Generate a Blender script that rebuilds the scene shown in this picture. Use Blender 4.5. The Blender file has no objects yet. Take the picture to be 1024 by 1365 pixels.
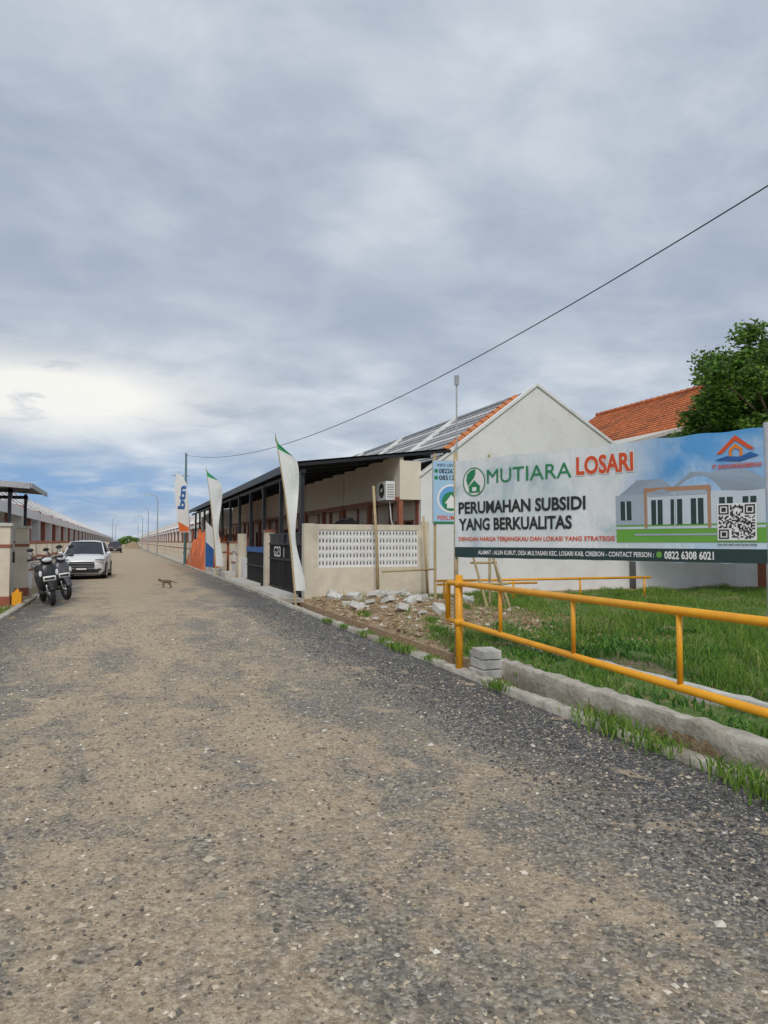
import bpy, math, random
import numpy as np
from mathutils import Vector, Matrix
random.seed(7); rng=np.random.default_rng(7)
scene=bpy.context.scene
col=scene.collection
R=math.radians
# ---------------------------------------------------------------- materials
def new_mat(name):
    m=bpy.data.materials.new(name); m.use_nodes=True
    nt=m.node_tree; b=nt.nodes['Principled BSDF']; return m,nt,b
def N(nt,t,**k):
    n=nt.nodes.new(t)
    for a,v in k.items(): setattr(n,a,v)
    return n
def noise(nt,vec,scale,detail=4,rough=.55,dist=0):
    n=N(nt,'ShaderNodeTexNoise'); n.inputs['Scale'].default_value=scale; n.inputs['Detail'].default_value=detail
    n.inputs['Roughness'].default_value=rough; n.inputs['Distortion'].default_value=dist
    nt.links.new(vec,n.inputs['Vector']); return n.outputs['Fac']
def ramp(nt,fac,stops):
    r=N(nt,'ShaderNodeValToRGB'); e=r.color_ramp.elements
    while len(e)<len(stops): e.new(.5)
    for i,(p,c) in enumerate(stops):
        e[i].position=p; e[i].color=(*c,1) if len(c)==3 else c
    nt.links.new(fac,r.inputs[0]); return r.outputs[0]
def mixc(nt,f,a,b,mode='MIX'):
    n=N(nt,'ShaderNodeMix',data_type='RGBA',blend_type=mode)
    for s,v in ((n.inputs[0],f),(n.inputs[6],a),(n.inputs[7],b)):
        if isinstance(v,(int,float)): s.default_value=v
        elif isinstance(v,tuple): s.default_value=(*v,1) if len(v)==3 else v
        else: nt.links.new(v,s)
    return n.outputs[2]
def math_(nt,op,a,b=0,c=0,clamp=False):
    n=N(nt,'ShaderNodeMath',operation=op); n.use_clamp=clamp
    for i,v in enumerate((a,b,c)):
        if isinstance(v,(int,float)): n.inputs[i].default_value=v
        else: nt.links.new(v,n.inputs[i])
    return n.outputs[0]
def bump(nt,b,h,strength,dist=.02):
    n=N(nt,'ShaderNodeBump'); n.inputs['Strength'].default_value=strength; n.inputs['Distance'].default_value=dist
    nt.links.new(h,n.inputs['Height']); nt.links.new(n.outputs[0],b.inputs['Normal'])
def M(name,c1,c2=None,scale=4,rough=.8,bs=.15,metal=0,bscale=None,stain=None):
    m,nt,b=new_mat(name)
    tc=N(nt,'ShaderNodeTexCoord').outputs['Object']
    if c2 is None: c2=tuple(x*.82 for x in c1)
    f=noise(nt,tc,scale,4,.6)
    c=ramp(nt,f,[(.3,c2),(.68,c1)])
    if stain:
        f2=noise(nt,tc,1.3,5,.7,.4)
        c=mixc(nt,ramp(nt,f2,[(.5,(0,0,0)),(.72,(1,1,1))]),c,stain)
    nt.links.new(c,b.inputs['Base Color'])
    b.inputs['Roughness'].default_value=rough; b.inputs['Metallic'].default_value=metal
    if bs: bump(nt,b,noise(nt,tc,bscale or scale*6,3,.6),bs)
    return m
def island(name,stops,rough=.8,trans=0):
    m,nt,b=new_mat(name)
    g=N(nt,'ShaderNodeNewGeometry'); c=ramp(nt,g.outputs['Random Per Island'],stops)
    nt.links.new(c,b.inputs['Base Color'])
    b.inputs['Roughness'].default_value=rough
    if trans:
        t=N(nt,'ShaderNodeBsdfTranslucent'); nt.links.new(c,t.inputs[0]); ms=N(nt,'ShaderNodeMixShader'); ms.inputs[0].default_value=trans
        nt.links.new(b.outputs[0],ms.inputs[1]); nt.links.new(t.outputs[0],ms.inputs[2]); nt.links.new(ms.outputs[0],nt.nodes['Material Output'].inputs[0])
    return m
WHITE=M('white_wall_paint',(.84,.84,.83),(.78,.78,.78),1.2,.85,.08,stain=(.72,.71,.69))
CREAM=M('cream_wall_paint',(.80,.73,.61),(.72,.65,.54),2,.85,.1)
BEIGE=M('beige_wall_paint',(.74,.67,.54),(.64,.57,.46),3,.85,.15,stain=(.55,.49,.40))
BROWN=M('redbrown_trim',(.36,.12,.07),(.26,.085,.05),5,.6,.1)
BLACKM=M('black_steel',(.03,.033,.04),(.02,.02,.024),8,.45,.05,.3)
GLASS=M('dark_glass',(.03,.04,.05),(.02,.025,.03),2,.08,0)
ROOFG=M('grey_roof_tile',(.36,.37,.38),(.25,.255,.26),3,.8,.2)
ROOFL=M('pale_roof_tile',(.64,.64,.63),(.50,.50,.50),3,.8,.2)
ROOFO=M('orange_ridge_tile',(.66,.24,.09),(.45,.15,.06),5,.8,.4)
m,nt,b=new_mat('terracotta_roof'); tc=N(nt,'ShaderNodeTexCoord').outputs['Object']
c=ramp(nt,noise(nt,tc,5,5,.7),[(.28,(.20,.065,.03)),(.47,(.52,.15,.05)),(.7,(.66,.24,.09))])
c=mixc(nt,ramp(nt,noise(nt,tc,.9,4,.7,.5),[(.5,(0,0,0)),(.7,(1,1,1))]),c,(.22,.09,.05))
nt.links.new(c,b.inputs['Base Color']); b.inputs['Roughness'].default_value=.9; TERRA=m
CONC=M('concrete',(.58,.54,.46),(.34,.31,.25),5,.9,.9,stain=(.24,.20,.14),bscale=18)
CONCL=M('pale_block',(.68,.66,.62),(.50,.48,.44),9,.9,.4)
YEL=M('yellow_pipe_paint',(.90,.42,.012),(.80,.34,.010),7,.42,.08,stain=(.66,.28,.02))
BAMB=M('bamboo',(.55,.43,.24),(.38,.29,.15),12,.7,.2)
STEEL=M('galvanised_steel',(.50,.51,.53),(.38,.39,.41),6,.5,.05,.3)
CLOTHW=M('white_cloth',(.8,.82,.81),(.72,.75,.74),4,.8,.1)
CLOTHG=M('green_cloth',(.04,.42,.16),(.03,.33,.12),4,.8,.1)
ORANGE=M('orange_tarp',(.85,.20,.04),(.62,.12,.03),1.5,.6,.9,bscale=2.2)
BLUEP=M('blue_paint',(.03,.14,.42),(.02,.1,.32),3,.6,.1)
CARW=M('white_car_paint',(.80,.81,.82),(.76,.77,.78),1,.22,0)
CARD=M('dark_car_paint',(.06,.015,.012),(.04,.01,.01),1,.25,0)
RUB=M('rubber',(.025,.025,.025),(.015,.015,.015),10,.85,.2)
BLKPL=M('black_plastic',(.03,.03,.033),(.018,.018,.02),4,.35,.03)
CHROME=M('alloy',(.6,.61,.63),(.5,.51,.53),6,.28,0,.8)
LAMPG=M('lamp_glass',(.8,.82,.85),(.65,.67,.71),6,.1,0)
REDL=M('red_lens',(.5,.02,.02),(.35,.01,.01),6,.2,0)
DIRT=M('dirt',(.42,.31,.20),(.26,.19,.12),2.5,.95,.6,bscale=22)
WPAINT=M('white_print',(.86,.86,.86),(.82,.82,.82),3,.6,0)
# ---------------------------------------------------------------- mesh builder
class MB:
    def __init__(s): s.v=[];s.f=[];s.m=[];s.mats=[]
    def mi(s,mat):
        if mat not in s.mats: s.mats.append(mat)
        return s.mats.index(mat)
    def add(s,vs,fs,mat):
        o=len(s.v); s.v+= [tuple(p) for p in vs]; k=s.mi(mat)
        for f in fs: s.f.append([o+i for i in f]); s.m.append(k)
    def box(s,x0,x1,y0,y1,z0,z1,mat):
        s.add([(x0,y0,z0),(x1,y0,z0),(x1,y1,z0),(x0,y1,z0),(x0,y0,z1),(x1,y0,z1),(x1,y1,z1),(x0,y1,z1)],
          [(3,2,1,0),(4,5,6,7),(0,1,5,4),(1,2,6,5),(2,3,7,6),(3,0,4,7)],mat)
    def rbox(s,c,size,rot,mat):
        mt=Matrix.Translation(c)@Matrix.Rotation(rot[2],4,'Z')@Matrix.Rotation(rot[1],4,'Y')@Matrix.Rotation(rot[0],4,'X')
        a,b_,c_=size[0]/2,size[1]/2,size[2]/2
        vs=[mt@Vector(p) for p in [(-a,-b_,-c_),(a,-b_,-c_),(a,b_,-c_),(-a,b_,-c_),(-a,-b_,c_),(a,-b_,c_),(a,b_,c_),(-a,b_,c_)]]
        s.add(vs,[(3,2,1,0),(4,5,6,7),(0,1,5,4),(1,2,6,5),(2,3,7,6),(3,0,4,7)],mat)
    def tube(s,pts,rs,mat,n=10):
        pts=[Vector(p) for p in pts]
        if not hasattr(rs,'__len__'): rs=[rs]*len(pts)
        vs=[];fs=[]
        for i,p in enumerate(pts):
            d=(pts[min(i+1,len(pts)-1)]-pts[max(i-1,0)]).normalized()
            a=d.orthogonal().normalized() if i==0 else (a-d*a.dot(d)).normalized()
            bb=d.cross(a)
            for k in range(n):
                t=2*math.pi*k/n; vs.append(p+(a*math.cos(t)+bb*math.sin(t))*rs[i])
        for i in range(len(pts)-1):
            for k in range(n):
                fs.append((i*n+k,i*n+(k+1)%n,(i+1)*n+(k+1)%n,(i+1)*n+k))
        fs.append(tuple(range(n))[::-1]); fs.append(tuple(range((len(pts)-1)*n,len(pts)*n)))
        s.add(vs,fs,mat)
    def ell(s,c,r,mat,n=14,rot=None):
        vs=[];fs=[];h=n//2
        for i in range(h+1):
            p=math.pi*i/h
            for k in range(n):
                t=2*math.pi*k/n
                v=Vector((r[0]*math.sin(p)*math.cos(t),r[1]*math.sin(p)*math.sin(t),r[2]*math.cos(p)))
                if rot: v=Matrix.Rotation(rot[1],3,rot[0])@v
                vs.append(v+Vector(c))
        for i in range(h):
            for k in range(n): fs.append((i*n+k,(i+1)*n+k,(i+1)*n+(k+1)%n,i*n+(k+1)%n))
        s.add(vs,fs,mat)
    def torus(s,c,R_,r,mat,n=24,k=8):   # axis X
        vs=[];fs=[]
        for i in range(n):
            a=2*math.pi*i/n
            for j in range(k):
                b_=2*math.pi*j/k
                q=R_+r*math.cos(b_)
                vs.append((c[0]+r*math.sin(b_),c[1]+q*math.cos(a),c[2]+q*math.sin(a)))
        for i in range(n):
            for j in range(k): fs.append((i*k+j,((i+1)%n)*k+j,((i+1)%n)*k+(j+1)%k,i*k+(j+1)%k))
        s.add(vs,fs,mat)
    def prismY(s,pts,y0,y1,mat):
        n=len(pts)
        vs=[(x,y0,z) for x,z in pts]+[(x,y1,z) for x,z in pts]
        fs=[tuple(range(n)),tuple(range(n,2*n))[::-1]]+[(i,i+n,(i+1)%n+n,(i+1)%n) for i in range(n)]
        s.add(vs,fs,mat)
    def mesh(s,name,smooth=False):
        me=bpy.data.meshes.new(name); me.from_pydata(s.v,[],s.f)
        for m_ in s.mats: me.materials.append(m_)
        me.polygons.foreach_set('material_index',s.m)
        if smooth: me.polygons.foreach_set('use_smooth',[True]*len(s.f))
        me.update(); return me
    def obj(s,name,parent=None,smooth=False,loc=None,rot=None):
        return mkobj(name,s.mesh(name,smooth),parent,loc,rot)
def mkobj(name,data,parent=None,loc=None,rot=None,scale=None):
    o=bpy.data.objects.new(name,data); col.objects.link(o)
    if parent: o.parent=parent
    if loc: o.location=loc
    if rot: o.rotation_euler=rot
    if scale: o.scale=scale
    return o
def bevel(o,w=.01,seg=2):
    m_=o.modifiers.new('bev','BEVEL'); m_.width=w; m_.segments=seg; m_.limit_method='ANGLE'
def np_obj(name,v,f,mats,mi=None,smooth=False):
    me=bpy.data.meshes.new(name); me.from_pydata(v.tolist(),[],f.tolist())
    for m_ in mats: me.materials.append(m_)
    if mi is not None: me.polygons.foreach_set('material_index',mi.astype(np.int32))
    if smooth: me.polygons.foreach_set('use_smooth',np.ones(len(f),bool))
    me.update(); return mkobj(name,me)
# ---------------------------------------------------------------- camera
cd=bpy.data.cameras.new('camera'); cd.sensor_fit='VERTICAL'; cd.sensor_height=34.6; cd.lens=24; cd.clip_end=6000; cd.clip_start=.05
cam=mkobj('camera',cd,None,(0,0,1.6),(R(90+2.39),0,R(-20.1))); scene.camera=cam
scene.view_settings.view_transform='Standard'; scene.view_settings.look='None'; scene.view_settings.exposure=0
# ---------------------------------------------------------------- world
w=bpy.data.worlds.new('World'); scene.world=w; w.use_nodes=True; nt=w.node_tree
for n in list(nt.nodes): nt.nodes.remove(n)
out=N(nt,'ShaderNodeOutputWorld'); SEL,SAZ=46,196
sky=N(nt,'ShaderNodeTexSky',sky_type='NISHITA'); sky.sun_disc=False; sky.sun_elevation=R(SEL); sky.sun_rotation=R(SAZ)
bg1=N(nt,'ShaderNodeBackground'); bg1.inputs[1].default_value=.1; nt.links.new(sky.outputs[0],bg1.inputs[0])
tc=N(nt,'ShaderNodeTexCoord').outputs['Generated']
sp=N(nt,'ShaderNodeSeparateXYZ'); nt.links.new(tc,sp.inputs[0]); X,Y,Z=sp.outputs
zz=math_(nt,'ADD',math_(nt,'MAXIMUM',Z,0),.20)
cb=N(nt,'ShaderNodeCombineXYZ'); nt.links.new(math_(nt,'DIVIDE',X,zz),cb.inputs[0]); nt.links.new(math_(nt,'DIVIDE',Y,zz),cb.inputs[1])
mp=N(nt,'ShaderNodeMapping'); mp.inputs['Rotation'].default_value=(0,0,R(28)); mp.inputs['Scale'].default_value=(.9,1.05,1); nt.links.new(cb.outputs[0],mp.inputs[0])
P=mp.outputs[0]
n1=noise(nt,P,1.25,4,.5,.4); n2=noise(nt,P,3.6,6,.58,.25)
nn=math_(nt,'ADD',math_(nt,'MULTIPLY',n1,.62),math_(nt,'MULTIPLY',n2,.38))
cc=ramp(nt,nn,[(.36,(.37,.44,.54)),(.46,(.47,.53,.625)),(.54,(.59,.645,.72)),(.64,(.76,.80,.85))])
def gauss(x0,sx,z0,sz):
    a=math_(nt,'POWER',math_(nt,'ABSOLUTE',math_(nt,'DIVIDE',math_(nt,'SUBTRACT',X,x0),sx)),2)
    b_=math_(nt,'POWER',math_(nt,'ABSOLUTE',math_(nt,'DIVIDE',math_(nt,'SUBTRACT',Z,z0),sz)),2)
    g=math_(nt,'EXPONENT',math_(nt,'MULTIPLY',math_(nt,'ADD',a,b_),-1))
    return math_(nt,'MULTIPLY',g,math_(nt,'GREATER_THAN',Y,0))
gd=gauss(.2,.7,.32,.08)
cc=mixc(nt,math_(nt,'MULTIPLY',gd,.5),cc,(.37,.44,.55))
gb=math_(nt,'MULTIPLY',gauss(-.09,.17,.185,.042),math_(nt,'MULTIPLY_ADD',n2,4.5,-1.0,clamp=True),clamp=True)
gb=math_(nt,'MULTIPLY',gb,1.4,clamp=True)
cc=mixc(nt,math_(nt,'MULTIPLY',gb,.95),cc,(1.0,.98,.92))
gl=math_(nt,'MULTIPLY',gauss(-.12,.36,.07,.05),math_(nt,'MULTIPLY_ADD',n2,-3.0,2.4,clamp=True),clamp=True)
cc=mixc(nt,math_(nt,'MULTIPLY',gl,.85),cc,(.17,.36,.66))
bg2=N(nt,'ShaderNodeBackground'); nt.links.new(cc,bg2.inputs[0]); bg2.inputs[1].default_value=1.0
ms=N(nt,'ShaderNodeMixShader'); ms.inputs[0].default_value=.93
nt.links.new(bg1.outputs[0],ms.inputs[1]); nt.links.new(bg2.outputs[0],ms.inputs[2]); nt.links.new(ms.outputs[0],out.inputs[0])
sl=bpy.data.lights.new('sun','SUN'); sl.energy=1.5; sl.angle=R(10); sl.color=(1,.94,.84)
az=R(SAZ); d=Vector((math.sin(az)*math.cos(R(SEL)),math.cos(az)*math.cos(R(SEL)),math.sin(R(SEL))))
so=mkobj('sun',sl); so.rotation_euler=(-d).to_track_quat('-Z','Y').to_euler()
# ---------------------------------------------------------------- ground
def wob(x,y): return .035*np.sin(1.3*x+.7*y)+.028*np.sin(2.9*x-2.1*y)+.018*np.sin(5.1*x+4.3*y)+.012*np.sin(9.7*x-7.3*y)
def gh(x,y):
    z=np.full_like(x,-.035)
    lot=(x>4.6)&(x<25)&(y<19.9)&(y>-10)
    z=np.where(lot,-.03+wob(x,y),z)
    mound=np.exp(-((x-6.2)/1.6)**2-((y-15.6)/3.2)**2)*.22
    z=np.where((x>4.5)&(y<19.6),z+mound*np.clip((x-4.5)/.6,0,1),z)
    dit=(x>3.99)&(x<4.505)
    z=np.where(dit&(y<9.3),-.36+wob(x*3,y*2)*.8,z)
    z=np.where(dit&(y>=9.3)&(y<19),-.20+wob(x*3,y*2),z)
    return z
xs=np.concatenate([[-3000,-600,-120,-40,-20,-12,-8],np.arange(-6,-2.2,.4),[-2.2,0,3.8,3.98,4.0,4.12,4.25,4.38,4.49,4.51,4.6],np.arange(4.75,12,.16),np.arange(12,26,.5),[30,45,80,200,600,3000]])
ys=np.concatenate([[-600,-100,-30],np.arange(-10,2,1),np.arange(2,20,.16),[20,22,26,32,40,60,100,200,400,800,1600,4000]])
gx,gy=np.meshgrid(xs,ys); gz=gh(gx,gy)
nx,ny=len(xs),len(ys)
v=np.stack([gx.ravel(),gy.ravel(),gz.ravel()],1)
I=np.arange(nx-1)[None,:]+nx*np.arange(ny-1)[:,None]; I=I.ravel()
f=np.stack([I,I+1,I+1+nx,I+nx],1)
m,nt,b=new_mat('ground_soil_grass'); tc=N(nt,'ShaderNodeTexCoord').outputs['Object']
sp=N(nt,'ShaderNodeSeparateXYZ'); nt.links.new(tc,sp.inputs[0]); X,Y,Z=sp.outputs
big=noise(nt,tc,.9,4,.65); fine=noise(nt,tc,14,5,.7)
dirt=ramp(nt,fine,[(.3,(.19,.12,.07)),(.5,(.36,.25,.15)),(.7,(.50,.39,.26))])
grs=ramp(nt,fine,[(.3,(.05,.09,.018)),(.55,(.11,.19,.035)),(.72,(.24,.24,.10))])
mk=math_(nt,'MULTIPLY',math_(nt,'MULTIPLY_ADD',Y,.22,-2.0,clamp=True),math_(nt,'MULTIPLY_ADD',X,-.35,3.5,clamp=True))
mk=math_(nt,'ADD',mk,math_(nt,'MULTIPLY_ADD',big,6,-3.0,clamp=True),clamp=True)
mk=math_(nt,'ADD',mk,math_(nt,'LESS_THAN',X,4.6),clamp=True)
mk=math_(nt,'ADD',mk,math_(nt,'GREATER_THAN',Y,19.5),clamp=True)
nt.links.new(mixc(nt,mk,grs,dirt),b.inputs['Base Color']); b.inputs['Roughness'].default_value=.95
bump(nt,b,fine,.8,.04)
np_obj('ground',v,f,[m],smooth=False)
# ---------------------------------------------------------------- road
def rz(x,y): return .0+.035*(1-((x-.8)/3.1)**2)+.008*np.sin(.9*x+1.1*y)+.006*np.sin(2.3*x-1.7*y)-.018
xs=np.linspace(-2.25,3.84,40); ys=np.concatenate([[-12,-6,-3],np.arange(0,30,.2),np.arange(30,80,2),np.arange(80,460,20)])
gx,gy=np.meshgrid(xs,ys)
ed=.05*np.sin(gy*2.3)+.04*np.sin(gy*5.9+1)
gx2=np.where(gx<-2.2,gx+ed,gx)
v=np.stack([gx2.ravel(),gy.ravel(),rz(gx,gy).ravel()+.0],1); nx,ny=len(xs),len(ys)
I=(np.arange(nx-1)[None,:]+nx*np.arange(ny-1)[:,None]).ravel(); f=np.stack([I,I+1,I+1+nx,I+nx],1)
m,nt,b=new_mat('gravel_asphalt'); tc=N(nt,'ShaderNodeTexCoord').outputs['Object']
sp=N(nt,'ShaderNodeSeparateXYZ'); nt.links.new(tc,sp.inputs[0]); X,Y,Z=sp.outputs
mp=N(nt,'ShaderNodeMapping'); mp.inputs['Scale'].default_value=(1,.45,1); nt.links.new(tc,mp.inputs[0])
nb=noise(nt,mp.outputs[0],1.2,4,.65,.5); nm=noise(nt,tc,6.5,5,.72); nf=noise(nt,tc,34,5,.8)
vor=N(nt,'ShaderNodeTexVoronoi'); vor.inputs['Scale'].default_value=58; nt.links.new(tc,vor.inputs['Vector'])
sv=N(nt,'ShaderNodeSeparateColor'); nt.links.new(vor.outputs['Color'],sv.inputs[0]); vr=sv.outputs[0]
gry=ramp(nt,vr,[(.1,(.095,.088,.080)),(.45,(.20,.183,.158)),(.8,(.38,.342,.285)),(.97,(.70,.63,.53))])
gry=mixc(nt,.5,gry,ramp(nt,nf,[(.35,(.075,.069,.06)),(.5,(.225,.20,.165)),(.65,(.47,.415,.335))]))
tan=ramp(nt,nf,[(.32,(.29,.205,.12)),(.5,(.58,.44,.28)),(.66,(.80,.67,.49))])
tan=mixc(nt,.28,tan,gry)
drk=ramp(nt,vr,[(.1,(.035,.035,.038)),(.6,(.09,.088,.09)),(.93,(.22,.215,.21)),(1,(.48,.45,.42))])
ax=math_(nt,'ABSOLUTE',math_(nt,'SUBTRACT',X,.35))
mt_=math_(nt,'MULTIPLY_ADD',ax,-.38,.90)
mt_=math_(nt,'ADD',mt_,math_(nt,'MULTIPLY_ADD',nb,4.2,-2.1))
mt_=math_(nt,'ADD',mt_,math_(nt,'MULTIPLY_ADD',nm,3.2,-1.6))
mt_=math_(nt,'ADD',mt_,math_(nt,'MULTIPLY_ADD',Y,.035,-.35,clamp=True),clamp=True)
c=mixc(nt,mt_,gry,tan)
e1=math_(nt,'ADD',math_(nt,'MULTIPLY_ADD',X,1.6,-4.1),math_(nt,'MULTIPLY_ADD',nm,3.6,-1.8))
e2=math_(nt,'ADD',math_(nt,'MULTIPLY_ADD',X,-1.3,-1.5),math_(nt,'MULTIPLY_ADD',nm,4.0,-2.0))
e=math_(nt,'MAXIMUM',e1,e2,clamp=True)
e=math_(nt,'MULTIPLY',e,math_(nt,'MULTIPLY_ADD',Y,-.03,1.7,clamp=True))
c=mixc(nt,math_(nt,'MULTIPLY',e,.85),c,drk)
sp2=ramp(nt,noise(nt,tc,1.7,4,.6,.5),[(.60,(0,0,0)),(.68,(1,1,1))])
c=mixc(nt,math_(nt,'MULTIPLY',sp2,.65),c,(.64,.49,.33))
nt.links.new(c,b.inputs['Base Color']); b.inputs['Roughness'].default_value=.9
h=math_(nt,'ADD',math_(nt,'MULTIPLY',vor.outputs['Distance'],-.6),math_(nt,'MULTIPLY',nf,1.1))
bump(nt,b,h,.8,.015)
np_obj('gravel_road',v,f,[m],smooth=True)
def stones(name,n,xr,yr,smin,smax,zf,mat,power=1.0,sp_=4):
    x=rng.uniform(*xr,n); y=yr[0]+(yr[1]-yr[0])*rng.uniform(0,1,n)**power
    s=smin+(smax-smin)*rng.uniform(0,1,n)**sp_
    base=np.array([[1,0,0],[0,1,0],[-1,0,0],[0,-1,0],[0,0,1],[0,0,-1]],float)
    V=base[None]*rng.uniform(.55,1.15,(n,6,3)); V+=rng.uniform(-.3,.3,(n,6,3))
    a=rng.uniform(0,6.28,n); ca,sa=np.cos(a)[:,None],np.sin(a)[:,None]
    vx=V[:,:,0]*ca-V[:,:,1]*sa; vy=V[:,:,0]*sa+V[:,:,1]*ca; vz=V[:,:,2]*.6
    V=np.stack([vx,vy,vz],2)*s[:,None,None]
    V+=np.stack([x,y,zf(x,y)+s*.1],1)[:,None,:]
    F=np.array([[0,1,4],[1,2,4],[2,3,4],[3,0,4],[1,0,5],[2,1,5],[3,2,5],[0,3,5]])
    F=(F[None]+6*np.arange(n)[:,None,None]).reshape(-1,3)
    return np_obj(name,V.reshape(-1,3),F,[mat])
STN=island('loose_stone',[(0,(.08,.075,.066)),(.3,(.19,.17,.135)),(.6,(.38,.31,.22)),(.9,(.56,.46,.33)),(1,(.74,.68,.57))],.9)
stones('gravel',80000,(-2.2,3.75),(1.2,17),.004,.018,rz,STN,1.6)
stones('loose_pebbles',420,(-2.1,3.7),(1.8,14),.013,.034,rz,island('pebble',[(0,(.36,.3,.23)),(.6,(.58,.50,.39)),(1,(.78,.74,.66))],.9),1.3,2.5)
STD=island('dark_stone',[(0,(.035,.035,.035)),(.7,(.11,.11,.11)),(1,(.34,.33,.31))],.8)
stones('asphalt_chips',20000,(2.5,3.82),(2,18),.006,.02,rz,STD,1.2)
# ---------------------------------------------------------------- kerbs & drain
def rough_beam(name,x0,x1,y0,y1,z0,z1,mat,step=.25,amp=.012,cham=.015):
    mb=MB(); n=int((y1-y0)/step)+1; vs=[];fs=[]
    prof=[(x0,z0),(x0,z0+(z1-z0)*.4),(x0,z0+(z1-z0)*.7),(x0,z1-cham),(x0+cham,z1),((x0+x1)/2,z1),(x1-cham,z1),(x1,z1-cham),(x1,z0+(z1-z0)*.5),(x1,z0)]
    k=len(prof); ph=random.uniform(0,6)
    for i in range(n):
        y=y0+(y1-y0)*i/(n-1); wv=.006*math.sin(1.9*y+ph)+.004*math.sin(4.3*y)
        for (x,z) in prof:
            vs.append((x+wv+random.uniform(-amp,amp)*.6,y,z+(random.uniform(-amp,amp) if z>z0 else 0)))
    for i in range(n-1):
        for j in range(k-1): fs.append((i*k+j,(i+1)*k+j,(i+1)*k+j+1,i*k+j+1))
    fs.append(tuple(range(k))); fs.append(tuple(range((n-1)*k,n*k))[::-1])
    mb.add(vs,fs,mat); return mb.obj(name,None,step<.5)
rough_beam('drain_kerb',3.85,3.985,-6,18.8,-.5,.045,CONC,.11,.014)
rough_beam('drain_wall',4.5,4.68,-6,8.9,-.5,.09,CONC,.11,.017)
rough_beam('lot_kerb',5.75,5.9,-6,10.5,-.3,.05,CONCL,.2,.015)
rough_beam('road_kerb',3.87,4.05,18.8,330,-.2,.06,CONC,1.0,.012)
rough_beam('road_kerb',-2.48,-2.3,6,330,-.2,.05,CONC,1.0,.012)
# ---------------------------------------------------------------- grass
GRASS=island('grass_blades',[(0,(.06,.14,.02)),(.4,(.13,.26,.03)),(.78,(.22,.38,.05)),(.94,(.35,.44,.10)),(1,(.5,.43,.22))],.7,.35)
def blades(name,x,y,hmin,hmax,wd,mat,hmul=None,zf=gh,lean=.5):
    n=len(x); h=rng.uniform(hmin,hmax,n)
    if hmul is not None: h=h*hmul
    a=rng.uniform(0,6.28,n); dx,dy=np.cos(a),np.sin(a); l=rng.uniform(.1,lean,n)*h; la=rng.uniform(0,6.28,n)
    z=zf(x,y); wv=wd*rng.uniform(.6,1.4,n)
    def pt(ox,oy,oz): return np.stack([x+ox,y+oy,z+oz],1)
    lx,ly=np.cos(la)*l,np.sin(la)*l
    V=np.stack([pt(-dx*wv,-dy*wv,-.01),pt(dx*wv,dy*wv,-.01),pt(dx*wv*.8+lx*.35,dy*wv*.8+ly*.35,h*.6),pt(-dx*wv*.8+lx*.35,-dy*wv*.8+ly*.35,h*.6),pt(lx*1.1,ly*1.1,h)],1)
    F=np.array([[0,1,2],[0,2,3],[3,2,4]]); F=(F[None]+5*np.arange(n)[:,None,None]).reshape(-1,3)
    return np_obj(name,V.reshape(-1,3),F,[mat])
def field(n,xr,yr):
    x=rng.uniform(*xr,n); y=rng.uniform(*yr,n); return x,y
x,y=field(190000,(4.7,20),(1.5,19.6))
dens=.5+.5*np.sin(.9*x+.5*y+1)*np.sin(1.3*y-.4*x)+.5*np.sin(3.1*x+1+.6*y)*np.sin(2.7*y-.8*x)+.4*np.sin(7*x+2*y)*np.sin(6*y-3*x)
dirtm=np.clip((y-10.2)*.5,0,1)*np.clip((9.2-x)*.6,0,1)
keep=(rng.uniform(0,1,len(x))<np.clip(.25+.55*dens,.04,1)*(1-.93*dirtm))&~((x>5.7)&(x<5.95)&(y<10.5)&(rng.uniform(0,1,len(x))<.9))
x,y,dens=x[keep],y[keep],dens[keep]
hm=.4+.8*np.clip(dens,0,1.4)
blades('grass',x,y,.04,.16,.006,GRASS,hm,lean=1.1)
def tufts(name,cs,n,rad,h,wd,mat=GRASS,zf=gh,lean=.9):
    X_=[];Y_=[];H=[]
    for cx,cy,s in cs:
        k=int(n*s); X_.append(cx+rng.normal(0,rad*s,k)); Y_.append(cy+rng.normal(0,rad*s*1.6,k)); H.append(np.full(k,s))
    X_=np.concatenate(X_);Y_=np.concatenate(Y_);H=np.concatenate(H)
    blades(name,X_,Y_,h*.4,h,wd,mat,H,zf,lean)
kz=lambda x,y:np.where(x>4.0,-.25,.02)
cs=[(3.93,5.05,1.1),(3.9,4.5,.8),(4.15,5.5,1.1),(4.2,6.2,.7),(3.86,6.9,.6),(3.9,3.7,.8),(4.3,4.0,.9),(3.88,9.6,.7),(3.9,10.6,.6),(3.88,11.5,.6),(4.25,3.4,1.0),(3.9,8.8,.5),(3.86,12.6,.5),(4.6,9.4,.8),(4.3,7.0,.6),(3.8,3.3,.9),(3.8,13.6,.5),(3.85,10,.6),(5.2,11.5,.8),(5.6,12.6,.7),(7.2,14.5,.8),(4.9,14.6,.6)]
tufts('kerb_weeds',cs,300,.11,.16,.006,zf=lambda x,y:np.where(x>4.55,gh(x,y),kz(x,y)),lean=1.3)
cs=[(random.uniform(7.5,13),random.uniform(5.5,12),random.uniform(.5,1.0)) for i in range(80)]+[(random.uniform(6.2,7.6),random.uniform(5.2,7),random.uniform(.5,.9)) for i in range(16)]
tufts('tall_grass',cs,80,.16,.5,.005)
x,y=field(12000,(-5,-2.5),(9,19.3)); blades('verge_grass',x,y,.04,.16,.007,GRASS)
WEED=island('weed_leaves',[(0,(.04,.13,.02)),(.5,(.09,.23,.035)),(1,(.18,.34,.06))],.6,.3)
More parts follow.
